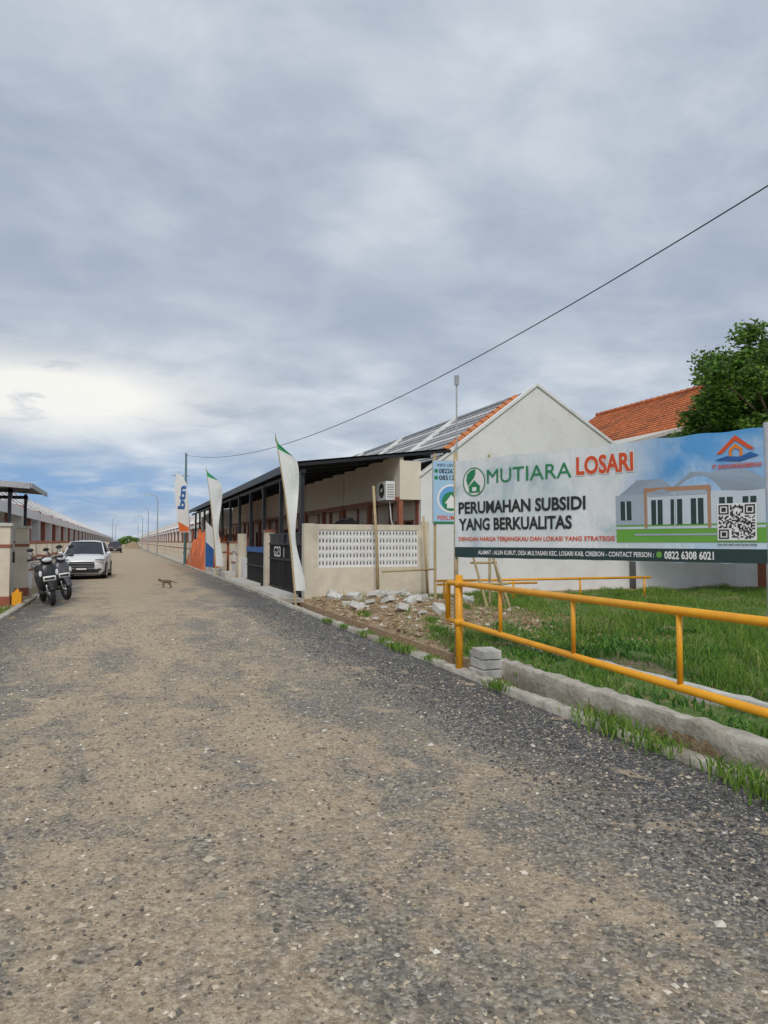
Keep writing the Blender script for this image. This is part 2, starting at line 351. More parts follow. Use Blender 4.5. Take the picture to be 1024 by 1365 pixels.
cs=[(random.uniform(4.8,10),random.uniform(3,12),random.uniform(.4,1.0)) for i in range(150)]+[(random.uniform(4.05,4.45),random.uniform(3,9),.5) for i in range(20)]
tufts('broadleaf_weeds',cs,60,.14,.15,.018,WEED,lean=1.2)
# ---------------------------------------------------------------- houses
def roof_grid(mb,x0,z0,x1,z1,y0,y1,mats,row=.34,colw=.3,st=.1):
    L=math.hypot(x1-x0,z1-z0); ux,uz=(x1-x0)/L,(z1-z0)/L; nxn,nzn=-uz,ux
    if nzn<0: nxn,nzn=-nxn,-nzn
    nr=max(1,int(round(L/row))); rw=L/nr; ncol=int((y1-y0)/st)
    for r in range(nr):
        vs=[];fs=[]
        for j in range(ncol+1):
            y=y0+(y1-y0)*j/ncol; ph=abs(math.sin(math.pi*y/colw))*.03
            for (s,hh) in ((r*rw,0.0),(r*rw,.045),((r+1)*rw,.008)):
                o=hh+(ph if hh>0 else 0)
                vs.append((x0+ux*s+nxn*o,y,z0+uz*s+nzn*o))
        for j in range(ncol):
            a=j*3; fs.append((a,a+3,a+4,a+1)); fs.append((a+1,a+4,a+5,a+2))
        mb.add(vs,fs,mats[r%len(mats)])
FX,RX,BX=3.9,8.05,11.7
RZ=6.6
def zf_(x): return RZ-(RX-x)*.727 if x<RX else RZ-(x-RX)*.58
def house_meshes():
    d={}
    mb=MB()
    par=[(FX-.05,-.03),(FX-.05,zf_(FX)+.12),(RX,RZ+.2),(BX,zf_(BX)+.12),(BX,-.03)]
    mb.prismY(par,0,.16,WHITE)
    T=.15
    def W(y0,y1,z0,z1): mb.box(FX,FX+T,y0,y1,z0,z1,CREAM)
    top=zf_(FX)-.02
    W(.16,.7,-.03,top);W(.7,2.3,-.03,.8);W(.7,2.3,2.3,top);W(2.3,3.1,-.03,top);W(3.1,4.0,2.2,top);W(4.0,4.6,-.03,top);W(4.6,5.5,-.03,1.0);W(4.6,5.5,2.3,top);W(5.5,6,-.03,top)
    mb.box(BX-.15,BX-.01,.16,6,-.03,zf_(BX)-.02,WHITE)
    mb.box(2.0,FX-.055,.0,.12,-.03,1.1,WHITE)
    d['walls']=mb.mesh('house_walls')
    mb=MB()
    roof_grid(mb,FX-.5,zf_(FX-.5)+.0,RX,RZ,.17,5.99,[ROOFL,ROOFG,ROOFL,ROOFG,ROOFG])
    roof_grid(mb,BX+.4,zf_(BX+.4),RX,RZ,.17,5.99,[ROOFL,ROOFG])
    mb.tube([(RX,.16,RZ+.05),(RX,6,RZ+.05)],.09,ROOFG,8)
    for dz,x0,x1 in ((0,FX-.5,RX),(0,BX+.4,RX)):
        mb.add([(x0,.17,zf_(x0)-.03),(x0,6,zf_(x0)-.03),(x1,6,RZ-.03),(x1,.17,RZ-.03)],[(0,1,2,3)],WHITE)
    mb.box(FX-.56,FX-.5,.17,6,zf_(FX-.5)-.14,zf_(FX-.5)+.04,WHITE)
    d['roof']=mb.mesh('house_roof')
    mb=MB()
    for (y0,y1,z0,z1,k) in ((.7,2.3,.8,2.3,2),(4.6,5.5,1.0,2.3,1)):
        mb.box(FX+.06,FX+.08,y0+.05,y1-.05,z0+.05,z1-.05,GLASS)
        for a,b_ in ((y0,y0+.06),(y1-.06,y1)): mb.box(FX-.03,FX+.12,a,b_,z0,z1,BROWN)
        mb.box(FX-.03,FX+.12,y0+.06,y1-.06,z0,z0+.06,BROWN); mb.box(FX-.03,FX+.12,y0+.06,y1-.06,z1-.06,z1,BROWN)
        for i in range(1,k): 
            yy=y0+(y1-y0)*i/k; mb.box(FX-.02,FX+.11,yy-.03,yy+.03,z0+.06,z1-.06,BROWN)
    d['windows']=mb.mesh('house_windows')
    mb=MB(); mb.box(FX+.05,FX+.1,3.16,3.94,0,2.14,BROWN)
    for a,b_ in ((3.1,3.16),(3.94,4.0)): mb.box(FX-.03,FX+.14,a,b_,-.03,2.2,BROWN)
    mb.box(FX-.03,FX+.14,3.16,3.94,2.14,2.2,BROWN); mb.box(FX+.03,FX+.05,3.3,3.8,1.1,1.9,BLKPL); mb.box(FX+.02,FX+.05,3.3,3.8,.25,.85,BROWN)
    mb.tube([(FX+.02,3.24,1),(FX+.02,3.24,1.12)],.02,CHROME,6)
    d['door']=mb.mesh('house_door')
    mb=MB()
    for yy in (.28,2.7,4.3): mb.box(FX-.08,FX-.002,yy-.12,yy+.12,-.02,2.9,BROWN)
    mb.box(FX-.12,FX-.002,.2,5.8,2.9,3.02,WHITE)
    mb.box(2.2,FX-.1,.13,5.9,-.03,.12,CONCL)
    d['trim']=mb.mesh('house_trim')
    mb=MB()
    for yy in (0,2.2):
        mb.box(-.02,.34,yy+.02,yy+.36,-.03,1.55,BEIGE); mb.box(-.06,.38,yy-.02,yy+.4,1.55,1.63,BROWN); mb.box(-.03,.35,yy+.01,yy+.37,1.0,1.08,BROWN)
    mb.box(.06,.22,.36,2.22,-.03,.6,WHITE); mb.box(.04,.24,.37,2.21,.6,.66,BROWN)
    for i in range(9): mb.box(.1,.16,.5+i*.2,.56+i*.2,.66,1.15,WHITE)
    mb.box(.08,.18,.38,2.2,1.15,1.22,WHITE)
    mb.box(-.75,-.05,2.6,5.3,-.03,.05,CONCL)
    d['fence']=mb.mesh('house_fence')
    mb=MB()
    mb.box(.9,1.02,.17,5.95,2.75,3.15,WHITE); mb.box(.86,.9,.17,5.95,3.05,3.17,BROWN)
    mb.box(1.02,FX-.57,.17,5.95,2.95,3.02,WHITE)
    for yy in (.2,2.9,5.6): mb.box(.88,1.06,yy,yy+.2,-.03,2.75,BROWN if yy==2.9 else WHITE)
    mb.prismY([(.8,2.75),(.8,3.35),(2.3,4.35),(FX-.06,3.85),(FX-.06,2.75)],.0,.16,WHITE)
    mb.prismY([(.78,3.35),(2.3,4.36),(2.3,4.46),(.78,3.45)],-.03,.19,CONCL)
    d['porch']=mb.mesh('house_porch')
    mb=MB()
    mb.prismY([(.85,1.2),(.85,2.95),(FX-.5,3.5),(FX-.06,3.3),(FX-.06,-.03),(2.2,-.03),(2.2,1.2)],.0,.14,WHITE)
    mb.prismY([(.8,2.95),(FX-.5,3.5),(FX-.5,3.58),(.8,3.03)],-.02,.16,BROWN)
    mb.box(.9,FX-.57,.17,5.95,2.85,2.93,WHITE); mb.box(.84,.9,.17,5.95,2.6,2.98,WHITE)
    for yy in (.16,3.0): mb.box(.9,1.08,yy,yy+.18,-.03,2.85,BROWN if yy>1 else WHITE)
    d['left_porch']=mb.mesh('house_side_porch')
    mb=MB()
    mb.add([(-.15,-.1,3.93),(4.85,-.1,4.55),(4.85,5.88,4.55),(-.15,5.88,3.93)],[(0,1,2,3)],STEEL)
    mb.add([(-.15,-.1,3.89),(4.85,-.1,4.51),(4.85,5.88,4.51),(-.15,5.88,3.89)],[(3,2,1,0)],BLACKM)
    mb.box(-.2,-.151,-.1,5.88,3.74,3.98,BLACKM)
    for yy in (-.08,1.5,3,4.5):
        mb.add([(-.14,yy,3.79),(4.85,yy,4.42),(4.85,yy,4.5),(-.14,yy,3.88),(-.14,yy+.05,3.79),(4.85,yy+.05,4.42),(4.85,yy+.05,4.5),(-.14,yy+.05,3.88)],[(0,1,2,3),(7,6,5,4),(0,4,5,1),(3,2,6,7)],BLACKM)
    for yy in (.05,3.0): 
        mb.box(.05,.17,yy+.02,yy+.14,-.03,3.62,BLACKM)
    mb.rbox((.12,.42,3.35),(.05,.05,.8),(R(-45),0,0),BLACKM)
    mb.box(.06,.19,0,5.88,3.62,3.72,BLACKM)
    mb.box(3.15,3.27,.0,5.9,2.9,4.27,CREAM); mb.box(3.27,FX-.051,-.001,.12,2.9,4.1,CREAM); mb.box(3.27,FX-.001,.13,5.9,2.9,2.96,CREAM)
    mb.box(3.11,3.15,.0,5.9,2.86,2.98,BROWN)
    for yy in (.0,2.9): mb.box(3.12,3.26,yy+.01,yy+.2,.1,2.86,BROWN)
    d['canopy']=mb.mesh('house_canopy')
    return d
HM=house_meshes()
HY=20.3
def add_house(name,x,y,mir,parts):
    e=mkobj(name,None,None,(x,y,0)); e.scale=(-1 if mir else 1,1,1)
    for p in parts: mkobj(p,HM[p],e)
    return e
hs=[]
for i in range(45):
    y0=HY+6*i
    parts=['walls','roof','windows','door','trim']+(['canopy'] if i<6 else ['porch'])+(['fence'] if i>1 else [])
    hs.append(add_house('row_house',4.8,y0,False,parts))
for i in range(46):
    y0=25.6+6*i
    parts=['walls','roof','windows','door','trim','fence','left_porch']
    hs.append(add_house('row_house',-2.95,y0,True,parts))
mb=MB()
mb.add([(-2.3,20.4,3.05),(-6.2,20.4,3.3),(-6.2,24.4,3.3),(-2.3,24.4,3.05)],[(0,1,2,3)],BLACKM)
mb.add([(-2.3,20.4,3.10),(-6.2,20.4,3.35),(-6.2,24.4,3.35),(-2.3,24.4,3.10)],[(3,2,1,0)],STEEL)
mb.box(-2.3,-2.26,20.4,24.4,3.0,3.12,STEEL); mb.prismY([(-2.3,2.97),(-2.3,3.12),(-6.2,3.37),(-6.2,3.22)],20.36,20.4,STEEL)
for yy in (20.9,24.1): mb.box(-2.88,-2.8,yy,yy+.08,-.03,3.05,BLACKM); mb.rbox((-2.84,yy+.3,2.8),(.04,.04,.6),(R(-45),0,0),BLACKM); mb.box(-6.0,-2.8,yy,yy+.06,2.9,3.0,BLACKM)
mb.obj('carport_canopy')
mb=MB()
for yy in (20.6,24.2):
    mb.box(-3.08,-2.74,yy-.17,yy+.17,-.03,2.0,BEIGE); mb.box(-3.13,-2.69,yy-.22,yy+.22,2.0,2.08,CONCL); mb.box(-3.10,-2.72,yy-.19,yy+.19,1.45,1.53,BROWN); mb.box(-3.10,-2.72,yy-.19,yy+.19,-.03,.2,BROWN)
mb.box(-6.5,-3.45,20.5,20.66,-.03,1.7,BEIGE); mb.box(-6.5,-3.45,20.46,20.5,1.0,1.06,BROWN); mb.box(-3.0,-2.86,20.8,22.3,-.03,1.0,BEIGE)
for k in range(3): mb.box(-3.42+k*.12,-3.39+k*.12,20.56,20.6,.0,1.7,BLACKM)
mb.obj('gate_pillars')
mb=MB(); mb.box(-2.62,-2.4,20.0,20.3,.0,.32,YEL); mb.box(-2.56,-2.46,20.05,20.15,.32,.38,YEL); mb.tube([(-2.51,20.1,.33),(-2.51,20.15,.42),(-2.51,20.25,.33)],.015,YEL,6)
o=mb.obj('jerrycan'); bevel(o,.02)
# first house extras
e=hs[0]
mb=MB()
for (xa,xb) in ((FX-.1,RX),(RX,BX+.05)):
    za,zb=zf_(xa)+.1,zf_(xb)+.1
    if xa==RX: za=RZ+.18
    else: zb=RZ+.18
    mb.add([(xa,-.06,za),(xb,-.06,zb),(xb,-.06,zb+.1),(xa,-.06,za+.1),(xa,.2,za),(xb,.2,zb),(xb,.2,zb+.1),(xa,.2,za+.1)],[(0,1,2,3),(7,6,5,4),(3,2,6,7),(0,4,5,1),(0,3,7,4),(1,5,6,2)],WHITE)
# ridge tiles laid along the verge, overlapping
xa,xb=FX+1.0,RX-.5; nt_=12
for k in range(nt_):
    p=xa+(xb-xa)*k/nt_; q=xa+(xb-xa)*(k+1.12)/nt_
    mb.tube([(p,.42,zf_(p)+.17),(q,.42,zf_(q)+.14)],[.19,.165],ROOFO,10)
mb.obj('gable_trim',e)
mb=MB()
mb.box(2.8,3.1,.3,1.15,2.9,3.48,WPAINT); mb.torus((2.79,.66,3.2),.21,.015,BLKPL); mb.torus((2.79,.66,3.2),.12,.012,BLKPL)
mb.ell((2.80,.66,3.2),(.01,.2,.2),BLKPL); mb.torus((2.78,.66,3.2),.05,.015,STEEL)
for k in range(6): mb.box(2.84,3.06,.285,.299,2.98+k*.075,3.01+k*.075,STEEL)
mb.box(2.85,3.149,.4,.44,2.85,2.9,STEEL); mb.box(2.85,3.149,1.0,1.04,2.85,2.9,STEEL); mb.tube([(3.0,.5,2.9),(3.05,.5,2.3),(3.1,.5,2.1)],.02,WPAINT,6)
mb.obj('air_conditioner',e)
# water tank and stored goods in the carport
mb=MB(); pr=[(.0,.52),(.08,.56),(.5,.56),(.52,.58),(.6,.58),(.62,.56),(1.0,.56),(1.02,.58),(1.1,.58),(1.12,.56),(1.4,.56),(1.55,.50),(1.66,.34),(1.72,.2),(1.78,.19),(1.8,.05)]
mb.tube([(0,0,z) for z,r in pr],[r for z,r in pr],BLKPL,24); mb.box(-.6,.6,-.6,.6,-.6,-.001,CONC)
mb.obj('water_tank',None,False,(6.75,21.9,.58))
mb=MB()
for (x_,y_,s1,s2,s3,mt9) in ((8.1,21.2,.5,.5,.7,BAMB),(8.1,22.0,.45,.6,.5,BLUEP),(8.15,21.2,.4,.4,1.3,CONCL),(8.1,23.4,.5,.8,1.5,BROWN),(5.4,23.6,.4,.5,1.2,BLUEP)):
    mb.rbox((x_,y_,s3/2),(s1,s2,s3),(0,0,random.uniform(-.2,.2)),mt9)
o=mb.obj('stored_boxes'); bevel(o,.015)
mb=MB()
for yy in (33.2,39.5,): 
    mb.tube([(5.6,yy,1.75),(5.6,yy+2.2,1.7)],.012,STEEL,5)
    for k in range(6): mb.rbox((5.6,yy+.2+k*.34,1.38),(.02,.28,.65),(0,random.uniform(-.06,.06),0),[BLUEP,CLOTHW,BROWN,ORANGE][k%4])
    for q in (0,2.2): mb.tube([(5.6,yy+q,0),(5.6,yy+q,1.78)],.02,STEEL,5)
mb.obj('laundry_line')
mb=MB(); x0,x1,y0,y1=4.8,8.66,19.72,19.88
mb.box(x0,x0+.3,y0-.04,y0+.26,-.03,2.12,BEIGE); mb.box(x1-.24,x1,y0-.03,y1+.03,-.03,2.2,BEIGE)
mb.box(x0+.3,x1-.24,y0,y1,-.03,.86,BEIGE); mb.box(x0+.3,x1-.24,y0,y1,1.94,2.1,BEIGE)
mb.box(x0+.3,x0+.42,y0+.001,y1-.001,.86,1.94,BEIGE); mb.box(x1-.36,x1-.24,y0+.001,y1-.001,.86,1.94,BEIGE)
nc=15; a0,a1=x0+.42,x1-.36; cw=(a1-a0)/nc; ch=(1.94-.86)/5
for i in range(nc):
    for j in range(5):
        cx=a0+cw*(i+.5); cz=.86+ch*(j+.5); t=.03
        mb.box(cx-cw/2,cx-cw/2+t,y0+.02,y1-.02,cz-ch/2+t,cz+ch/2-t,WHITE); mb.box(cx+cw/2-t,cx+cw/2,y0+.02,y1-.02,cz-ch/2+t,cz+ch/2-t,WHITE)
        mb.box(cx-cw/2,cx+cw/2,y0+.02,y1-.02,cz-ch/2,cz-ch/2+t,WHITE); mb.box(cx-cw/2,cx+cw/2,y0+.02,y1-.02,cz+ch/2-t,cz+ch/2,WHITE)
        q=ch/2-t
        mb.prismY([(cx-.045,cz-q),(cx+.045,cz-q),(cx+.02,cz),(cx+.045,cz+q),(cx-.045,cz+q),(cx-.02,cz)],y0+.03,y1-.03,WHITE)
        for sg in (-1,1):
            mb.prismY([(cx+sg*.045,cz+q),(cx+sg*(cw/2-t),cz+q),(cx+sg*(cw/2-t),cz+q*.4)],y0+.03,y1-.03,WHITE)
            mb.prismY([(cx+sg*.045,cz-q),(cx+sg*(cw/2-t),cz-q),(cx+sg*(cw/2-t),cz-q*.4)],y0+.03,y1-.03,WHITE)
mb.obj('screen_wall')
def textmesh(txt,bold=.0):
    c=bpy.data.curves.new('t','FONT'); c.body=txt; c.offset=bold; c.extrude=0; c.resolution_u=3
    o=bpy.data.objects.new('t',c); col.objects.link(o); bpy.context.view_layer.update()
    me=o.evaluated_get(bpy.context.evaluated_depsgraph_get()).to_mesh()
    vs=[tuple(v.co[:2]) for v in me.vertices]; fs=[tuple(p.vertices) for p in me.polygons]
    bpy.data.objects.remove(o); bpy.data.curves.remove(c); return vs,fs
def puttext(mb,txt,x0,x1,z0,z1,mat,tf,bold=.01):
    vs,fs=textmesh(txt,bold); xs_=[v[0] for v in vs]; zs=[v[1] for v in vs]
    ax,bx,az_,bz=min(xs_),max(xs_),min(zs),max(zs)
    mb.add([tf(x0+(v[0]-ax)/(bx-ax)*(x1-x0),z0+(v[1]-az_)/(bz-az_)*(z1-z0)) for v in vs],fs,mat)
mb=MB()
mb.box(4.86,4.9,20.1,25.0,.06,1.86,BLACKM)
for k in range(26): mb.box(4.835,4.86,20.15+k*.19,20.19+k*.19,.1,1.5,BLACKM)
for z in (.06,1.0,1.5,1.82): mb.box(4.82,4.862,20.08,25.02,z,z+.06,BLACKM)
mb.box(4.81,4.87,22.5,22.56,.05,1.86,BLACKM)
puttext(mb,'G23',23.0,24.1,1.1,1.45,WPAINT,lambda s,z:(4.815,23.0+24.1-s,z),.01)
puttext(mb,'S.6',20.6,21.5,1.1,1.45,WPAINT,lambda s,z:(4.815,20.6+21.5-s,z),.01)
mb.tube([(4.8,22.4,1.1),(4.8,22.4,1.4)],.02,CHROME,6)
mb.obj('driveway_gate')
mb=MB(); mb.box(4.75,5.1,25.3,25.65,-.03,1.95,BEIGE); mb.box(4.72,5.13,25.27,25.68,1.95,2.03,BROWN)
mb.box(4.75,5.1,31.6,31.95,-.03,1.95,BEIGE)
mb.box(4.85,4.97,29.8,31.6,-.03,.9,WHITE); mb.obj('fence_pillars')
mb=MB()
for k in range(22): mb.box(4.8,4.84,25.75+k*.18,25.79+k*.18,.05,1.3,BLACKM)
mb.box(4.79,4.85,25.7,29.7,.03,.09,BLACKM); mb.box(4.79,4.85,25.7,29.7,.65,.7,BLACKM); mb.box(4.785,4.855,25.7,29.7,1.2,1.4,BLUEP); mb.box(4.86,4.9,25.7,29.7,.06,1.1,BLACKM)
mb.obj('folding_fence')
mb=MB()
for yy in (20.2,26.2): mb.box(4.06,4.75,yy,yy+4.3,-.03,.07,CONCL)
for yy in (31,35,39): mb.box(4.1,4.5,yy,yy+1.6,-.03,.28,CONCL)
mb.box(4.06,4.6,18.9,19.9,-.05,.05,CONC); mb.obj('driveway_apron')
# ---------------------------------------------------------------- orange tile house
e=mkobj('tiled_house',None,None,(0,0,0))
mb=MB(); ex,rx,bx=20.4,24.8,29.2; ez,rzz=6.0,8.6; ya,yb=13,33
mb.prismY([(ex+.5,-.03),(ex+.5,ez+.25),(rx,rzz-.1),(bx-.5,ez+.25),(bx-.5,-.03)],ya+.4,yb-.4,WHITE); mb.obj('walls',e)
mb=MB(); roof_grid(mb,ex,ez,rx,rzz,ya,yb,[TERRA],.3,.24,.06); roof_grid(mb,bx,ez,rx,rzz,ya,yb,[TERRA],.3,.24,.12)
for k in range(50): mb.tube([(rx,ya+k*.4,rzz+.06),(rx,ya+k*.4+.42,rzz+.09)],[.11,.13],TERRA,8)
mb.add([(ex,ya,ez-.02),(ex,yb,ez-.02),(rx,yb,rzz-.02),(rx,ya,rzz-.02)],[(0,1,2,3)],BROWN)
mb.box(ex-.06,ex-.001,ya,yb,ez-.15,ez+.02,BROWN)
mb.obj('roof',e)
mb=MB()
for yy in (16,20,24,28): mb.box(ex+.44,ex+.52,yy,yy+1.4,3.2,4.6,GLASS); mb.box(ex+.42,ex+.51,yy-.08,yy,3.15,4.65,BROWN); mb.box(ex+.42,ex+.51,yy+1.4,yy+1.48,3.15,4.65,BROWN)
mb.obj('windows',e); mb=MB(); mb.box(ex+.43,ex+.52,18,18.9,0,2.1,BROWN); mb.obj('door',e)
e=mkobj('outbuilding',None,None,(0,0,0))
mb=MB(); mb.prismY([(16.8,-.03),(16.8,5.0),(19.6,5.75),(20.0,5.75),(20.0,-.03)],21.0,25,WHITE); mb.obj('walls',e)
mb=MB(); mb.prismY([(16.6,4.95),(19.6,5.76),(20.2,5.76),(20.2,5.9),(19.6,5.9),(16.6,5.08)],20.8,25.2,CONCL); mb.obj('roof',e)
mb=MB(); mb.box(18.2,19.2,20.97,21.001,1,2.1,GLASS); mb.obj('windows',e)
mb=MB(); mb.box(16.6,26,19.9,20.08,-.05,2.2,WHITE); mb.box(16.55,26,19.86,20.12,2.2,2.28,CONCL); mb.obj('boundary_wall')
# ---------------------------------------------------------------- tree
LEAF=island('tree_leaves',[(0,(.035,.08,.015)),(.45,(.085,.185,.025)),(.8,(.16,.31,.04)),(1,(.28,.42,.07))],.5,.35)
BARK=M('bark',(.2,.15,.1),(.1,.075,.05),8,.95,.8)
def tree(name,cx,cy,rad,nl,nc,cz):
    e=mkobj(name,None,None,(cx,cy,0)); mb=MB()
    mb.tube([(0,0,-.1),(.05,.05,1.2),(-.05,.1,2.2),(.05,0,cz-.8)],[.24,.19,.16,.12],BARK,10)
    C=[]
    for i in range(nc):
        while True:
            p=rng.uniform(-1,1,3)
            l=np.linalg.norm(p)
            if .3<l<1: break
        q=p*np.array([rad*1.1,rad*1.1,rad*.9])*(.78+.3*math.sin(3*math.atan2(p[1],p[0])+2*p[2])**2)
        C.append(q+np.array([0,0,cz]))
    for q in C[::3]:
        s_=Vector((.0,0,cz-1.2+random.uniform(-.4,.6))); qq=Vector(q)
        mid=(s_+qq)/2+Vector((random.uniform(-.3,.3),random.uniform(-.3,.3),.15))
        mb.tube([s_,mid,qq],[.08,.045,.015],BARK,6)
    mb.obj('trunk',e)
    C=np.array(C); k=rng.integers(0,nc,nl); sz=rng.uniform(.25,.52,nc)
    dd=rng.normal(0,1,(nl,3)); dd/=np.linalg.norm(dd,axis=1)[:,None]; rr=rng.uniform(.3,1.6,nl)[:,None]
    p=C[k]+dd*rr*sz[k][:,None]*np.array([1,1,.7])
    a=rng.normal(0,1,(nl,3)); a/=np.linalg.norm(a,axis=1)[:,None]; a[:,2]*=.6
    bq=np.cross(a,rng.normal(0,1,(nl,3))); bq/=np.linalg.norm(bq,axis=1)[:,None]
    L=rng.uniform(.06,.12,nl)[:,None]; W_=L*.42
    V=np.stack([p-a*L,p+bq*W_,p+a*L,p-bq*W_],1).reshape(-1,3); F=np.arange(nl*4).reshape(-1,4)
    o=np_obj('foliage',V,F,[LEAF]); o.parent=e
tree('leafy_tree',18.7,16.0,2.95,90000,150,5.2)
nl=9000; xk=rng.uniform(-160,160,nl); hgt=3.2+1.5*np.sin(xk*.13)+1.2*np.sin(xk*.41+1)
p=np.stack([xk,rng.uniform(420,440,nl),rng.uniform(0,1,nl)**.7*np.maximum(hgt,1.5)],1)
a=rng.normal(0,1,(nl,3)); bq=np.cross(a,rng.normal(0,1,(nl,3))); a/=np.linalg.norm(a,axis=1)[:,None]; bq/=np.linalg.norm(bq,axis=1)[:,None]
V=np.stack([p-a*.8,p+bq*.6,p+a*.8,p-bq*.6],1).reshape(-1,3); np_obj('distant_trees',V,np.arange(nl*4).reshape(-1,4),[LEAF])
# ---------------------------------------------------------------- banner
def bmat(name,c): return M(name,c,tuple(x*.93 for x in c),3,.55,.0)
m,nt,b=new_mat('banner_vinyl'); tc=N(nt,'ShaderNodeTexCoord').outputs['Object']
sp=N(nt,'ShaderNodeSeparateXYZ'); nt.links.new(tc,sp.inputs[0]); X,Y,Z=sp.outputs
nb=noise(nt,tc,1.6,4,.6,.6)
fx=math_(nt,'ADD',math_(nt,'MULTIPLY_ADD',X,1.3,-3.3),math_(nt,'MULTIPLY_ADD',nb,1.0,-.5),clamp=True)
cblu=ramp(nt,math_(nt,'MULTIPLY_ADD',Z,.35,math_(nt,'MULTIPLY',nb,.8)),[(.45,(.62,.76,.88)),(.85,(.10,.36,.74))])
cw_=ramp(nt,nb,[(.36,(.50,.62,.66)),(.45,(.66,.74,.77)),(.56,(.80,.84,.85))])
nt.links.new(mixc(nt,fx,cw_,cblu),b.inputs['Base Color']); b.inputs['Roughness'].default_value=.45
mp=N(nt,'ShaderNodeMapping'); mp.inputs['Scale'].default_value=(1,1,.35); mp.inputs['Rotation'].default_value=(0,.3,0); nt.links.new(tc,mp.inputs[0])
bump(nt,b,noise(nt,mp.outputs[0],3.5,3,.5,.8),.8,.035)
VIN=m
GR=bmat('print_green',(.015,.24,.09)); RD=bmat('print_red',(.72,.09,.02)); ORG=bmat('print_orange',(.8,.24,.02)); BK=bmat('print_black',(.02,.022,.025)); DKG=bmat('print_dark_teal',(.02,.05,.05))
SKYB=bmat('print_sky',(.14,.40,.75)); LAWN=bmat('print_lawn',(.16,.42,.06)); HW=bmat('print_house_white',(.62,.70,.78)); HG=bmat('print_house_grey',(.32,.40,.50)); GOLD=bmat('print_tan',(.45,.25,.15)); LB=bmat('print_lightblue',(.40,.62,.84)); HS=bmat('print_house_shade',(.40,.48,.57))
W_,H_=4.15,1.37
def wr(s,z): return .014*math.sin(3.1*s+1.2*z)+.008*math.sin(7.3*s-2.5*z)*(1-abs(z/H_-.5))
def tfb(off):
    return lambda s,z:(s,wr(s,z)-off,z)
e=mkobj('banner_sign',None,None,(4.44,9.18,1.38),(0,0,R(-67.5)))
mb=MB(); nxx,nzz=60,16; vs=[];fs=[]
for i in range(nxx+1):
    for j in range(nzz+1):
        s=W_*i/nxx; z=H_*j/nzz
        zz_=z+(.008*math.cos(s*2*math.pi/.5) if j in(0,nzz) else 0)
        vs.append((s,wr(s,z),zz_))
for i in range(nxx):
    for j in range(nzz): a=i*(nzz+1)+j; fs.append((a,a+nzz+1,a+nzz+2,a+1))
mb.add(vs,fs,VIN); mb.obj('vinyl_sheet',e,True)
mb=MB()
def rect(x0,x1,t0,t1,mat,off,sub=6):
    z0,z1=H_*(1-t1),H_*(1-t0); tf=tfb(off)
    n=max(2,int((x1-x0)/.07)); k=max(1,int((z1-z0)/.09)); vs=[tf(x0+(x1-x0)*i/n,z0+(z1-z0)*j/k) for i in range(n+1) for j in range(k+1)]
    mb.add(vs,[(i*(k+1)+j,(i+1)*(k+1)+j,(i+1)*(k+1)+j+1,i*(k+1)+j+1) for i in range(n) for j in range(k)],mat)
def txt(t,x0,x1,t0,t1,mat,bold=.02,off=.008): puttext(mb,t,x0*W_,x1*W_,H_*(1-t1),H_*(1-t0),mat,tfb(off),bold)
def pol(pts,mat,off=.008): 
    tf=tfb(off); mb.add([tf(x*W_,H_*(1-t)) for x,t in pts],[tuple(range(len(pts)))],mat)
rect(0,W_,.895,1.0,DKG,.003)
rect(.605*W_,1.0*W_,.70,.845,LAWN,.004); rect(.66*W_,.97*W_,.775,.79,HS,.007)
pol([(.615,.45),(.67,.33),(.74,.33),(.79,.45)],HG,.005); pol([(.75,.45),(.82,.29),(.95,.29),(1.0,.38),(1.0,.45)],HG,.0055)
rect(.605*W_,.998*W_,.45,.70,HW,.006); rect(.605*W_,.69*W_,.45,.70,HS,.0065); rect(.69*W_,.87*W_,.40,.435,GOLD,.009); rect(.70*W_,.86*W_,.435,.47,HS,.0085)
for xx in (.69,.862): rect(xx*W_,(xx+.008)*W_,.435,.73,GOLD,.009)
for xx in (.62,.71,.765,.82,.89,.945): 
    t1_=.66 if xx in(.62,.945) else .70
    rect(xx*W_,(xx+.032)*W_,.50,t1_,DKG,.009); rect((xx+.014)*W_,(xx+.018)*W_,.50,t1_,HW,.0105)
rect(.605*W_,.998*W_,.715,.735,HW,.0065); rect(.775*W_,.778*W_,.45,.72,HW,.0105)
txt('MUTIARA',.142,.462,.12,.26,GR,.0); txt('LOSARI',.475,.664,.075,.255,WPAINT,.075,.0075); txt('LOSARI',.478,.661,.082,.248,RD,.035,.0095)
txt('PERUMAHAN SUBSIDI',.017,.506,.43,.555,BK,.03); txt('YANG BERKUALITAS',.017,.462,.60,.725,BK,.03)
txt('DENGAN HARGA TERJANGKAU DAN LOKASI YANG STRATEGIS',.017,.60,.79,.845,RD,.02)
txt('ALAMAT : ALUN KURUT, DESA MULYASARI KEC. LOSARI KAB. CIREBON - CONTACT PERSON :',.10,.715,.925,.975,WPAINT,.02); txt('0822 6308 6021',.745,.875,.915,.98,WPAINT,.03)
def disc(cx,ct,r,mat,off,n=28,r0=0):
    cxm=cx*W_; cz=H_*(1-ct); tf=tfb(off)
    if r0==0: mb.add([tf(cxm+r*math.cos(2*math.pi*k/n),cz+r*math.sin(2*math.pi*k/n)) for k in range(n)],[tuple(range(n))],mat)
    else:
        vs=[tf(cxm+q*math.cos(2*math.pi*k/n),cz+q*math.sin(2*math.pi*k/n)) for k in range(n) for q in (r0,r)]
        mb.add(vs,[(2*k,2*k+1,(2*k+3)%(2*n),(2*k+2)%(2*n)) for k in range(n)],mat)
disc(.73,.945,.035,LAWN,.009)
disc(.085,.23,.185,WPAINT,.006); disc(.085,.23,.20,GR,.009,40,.185)
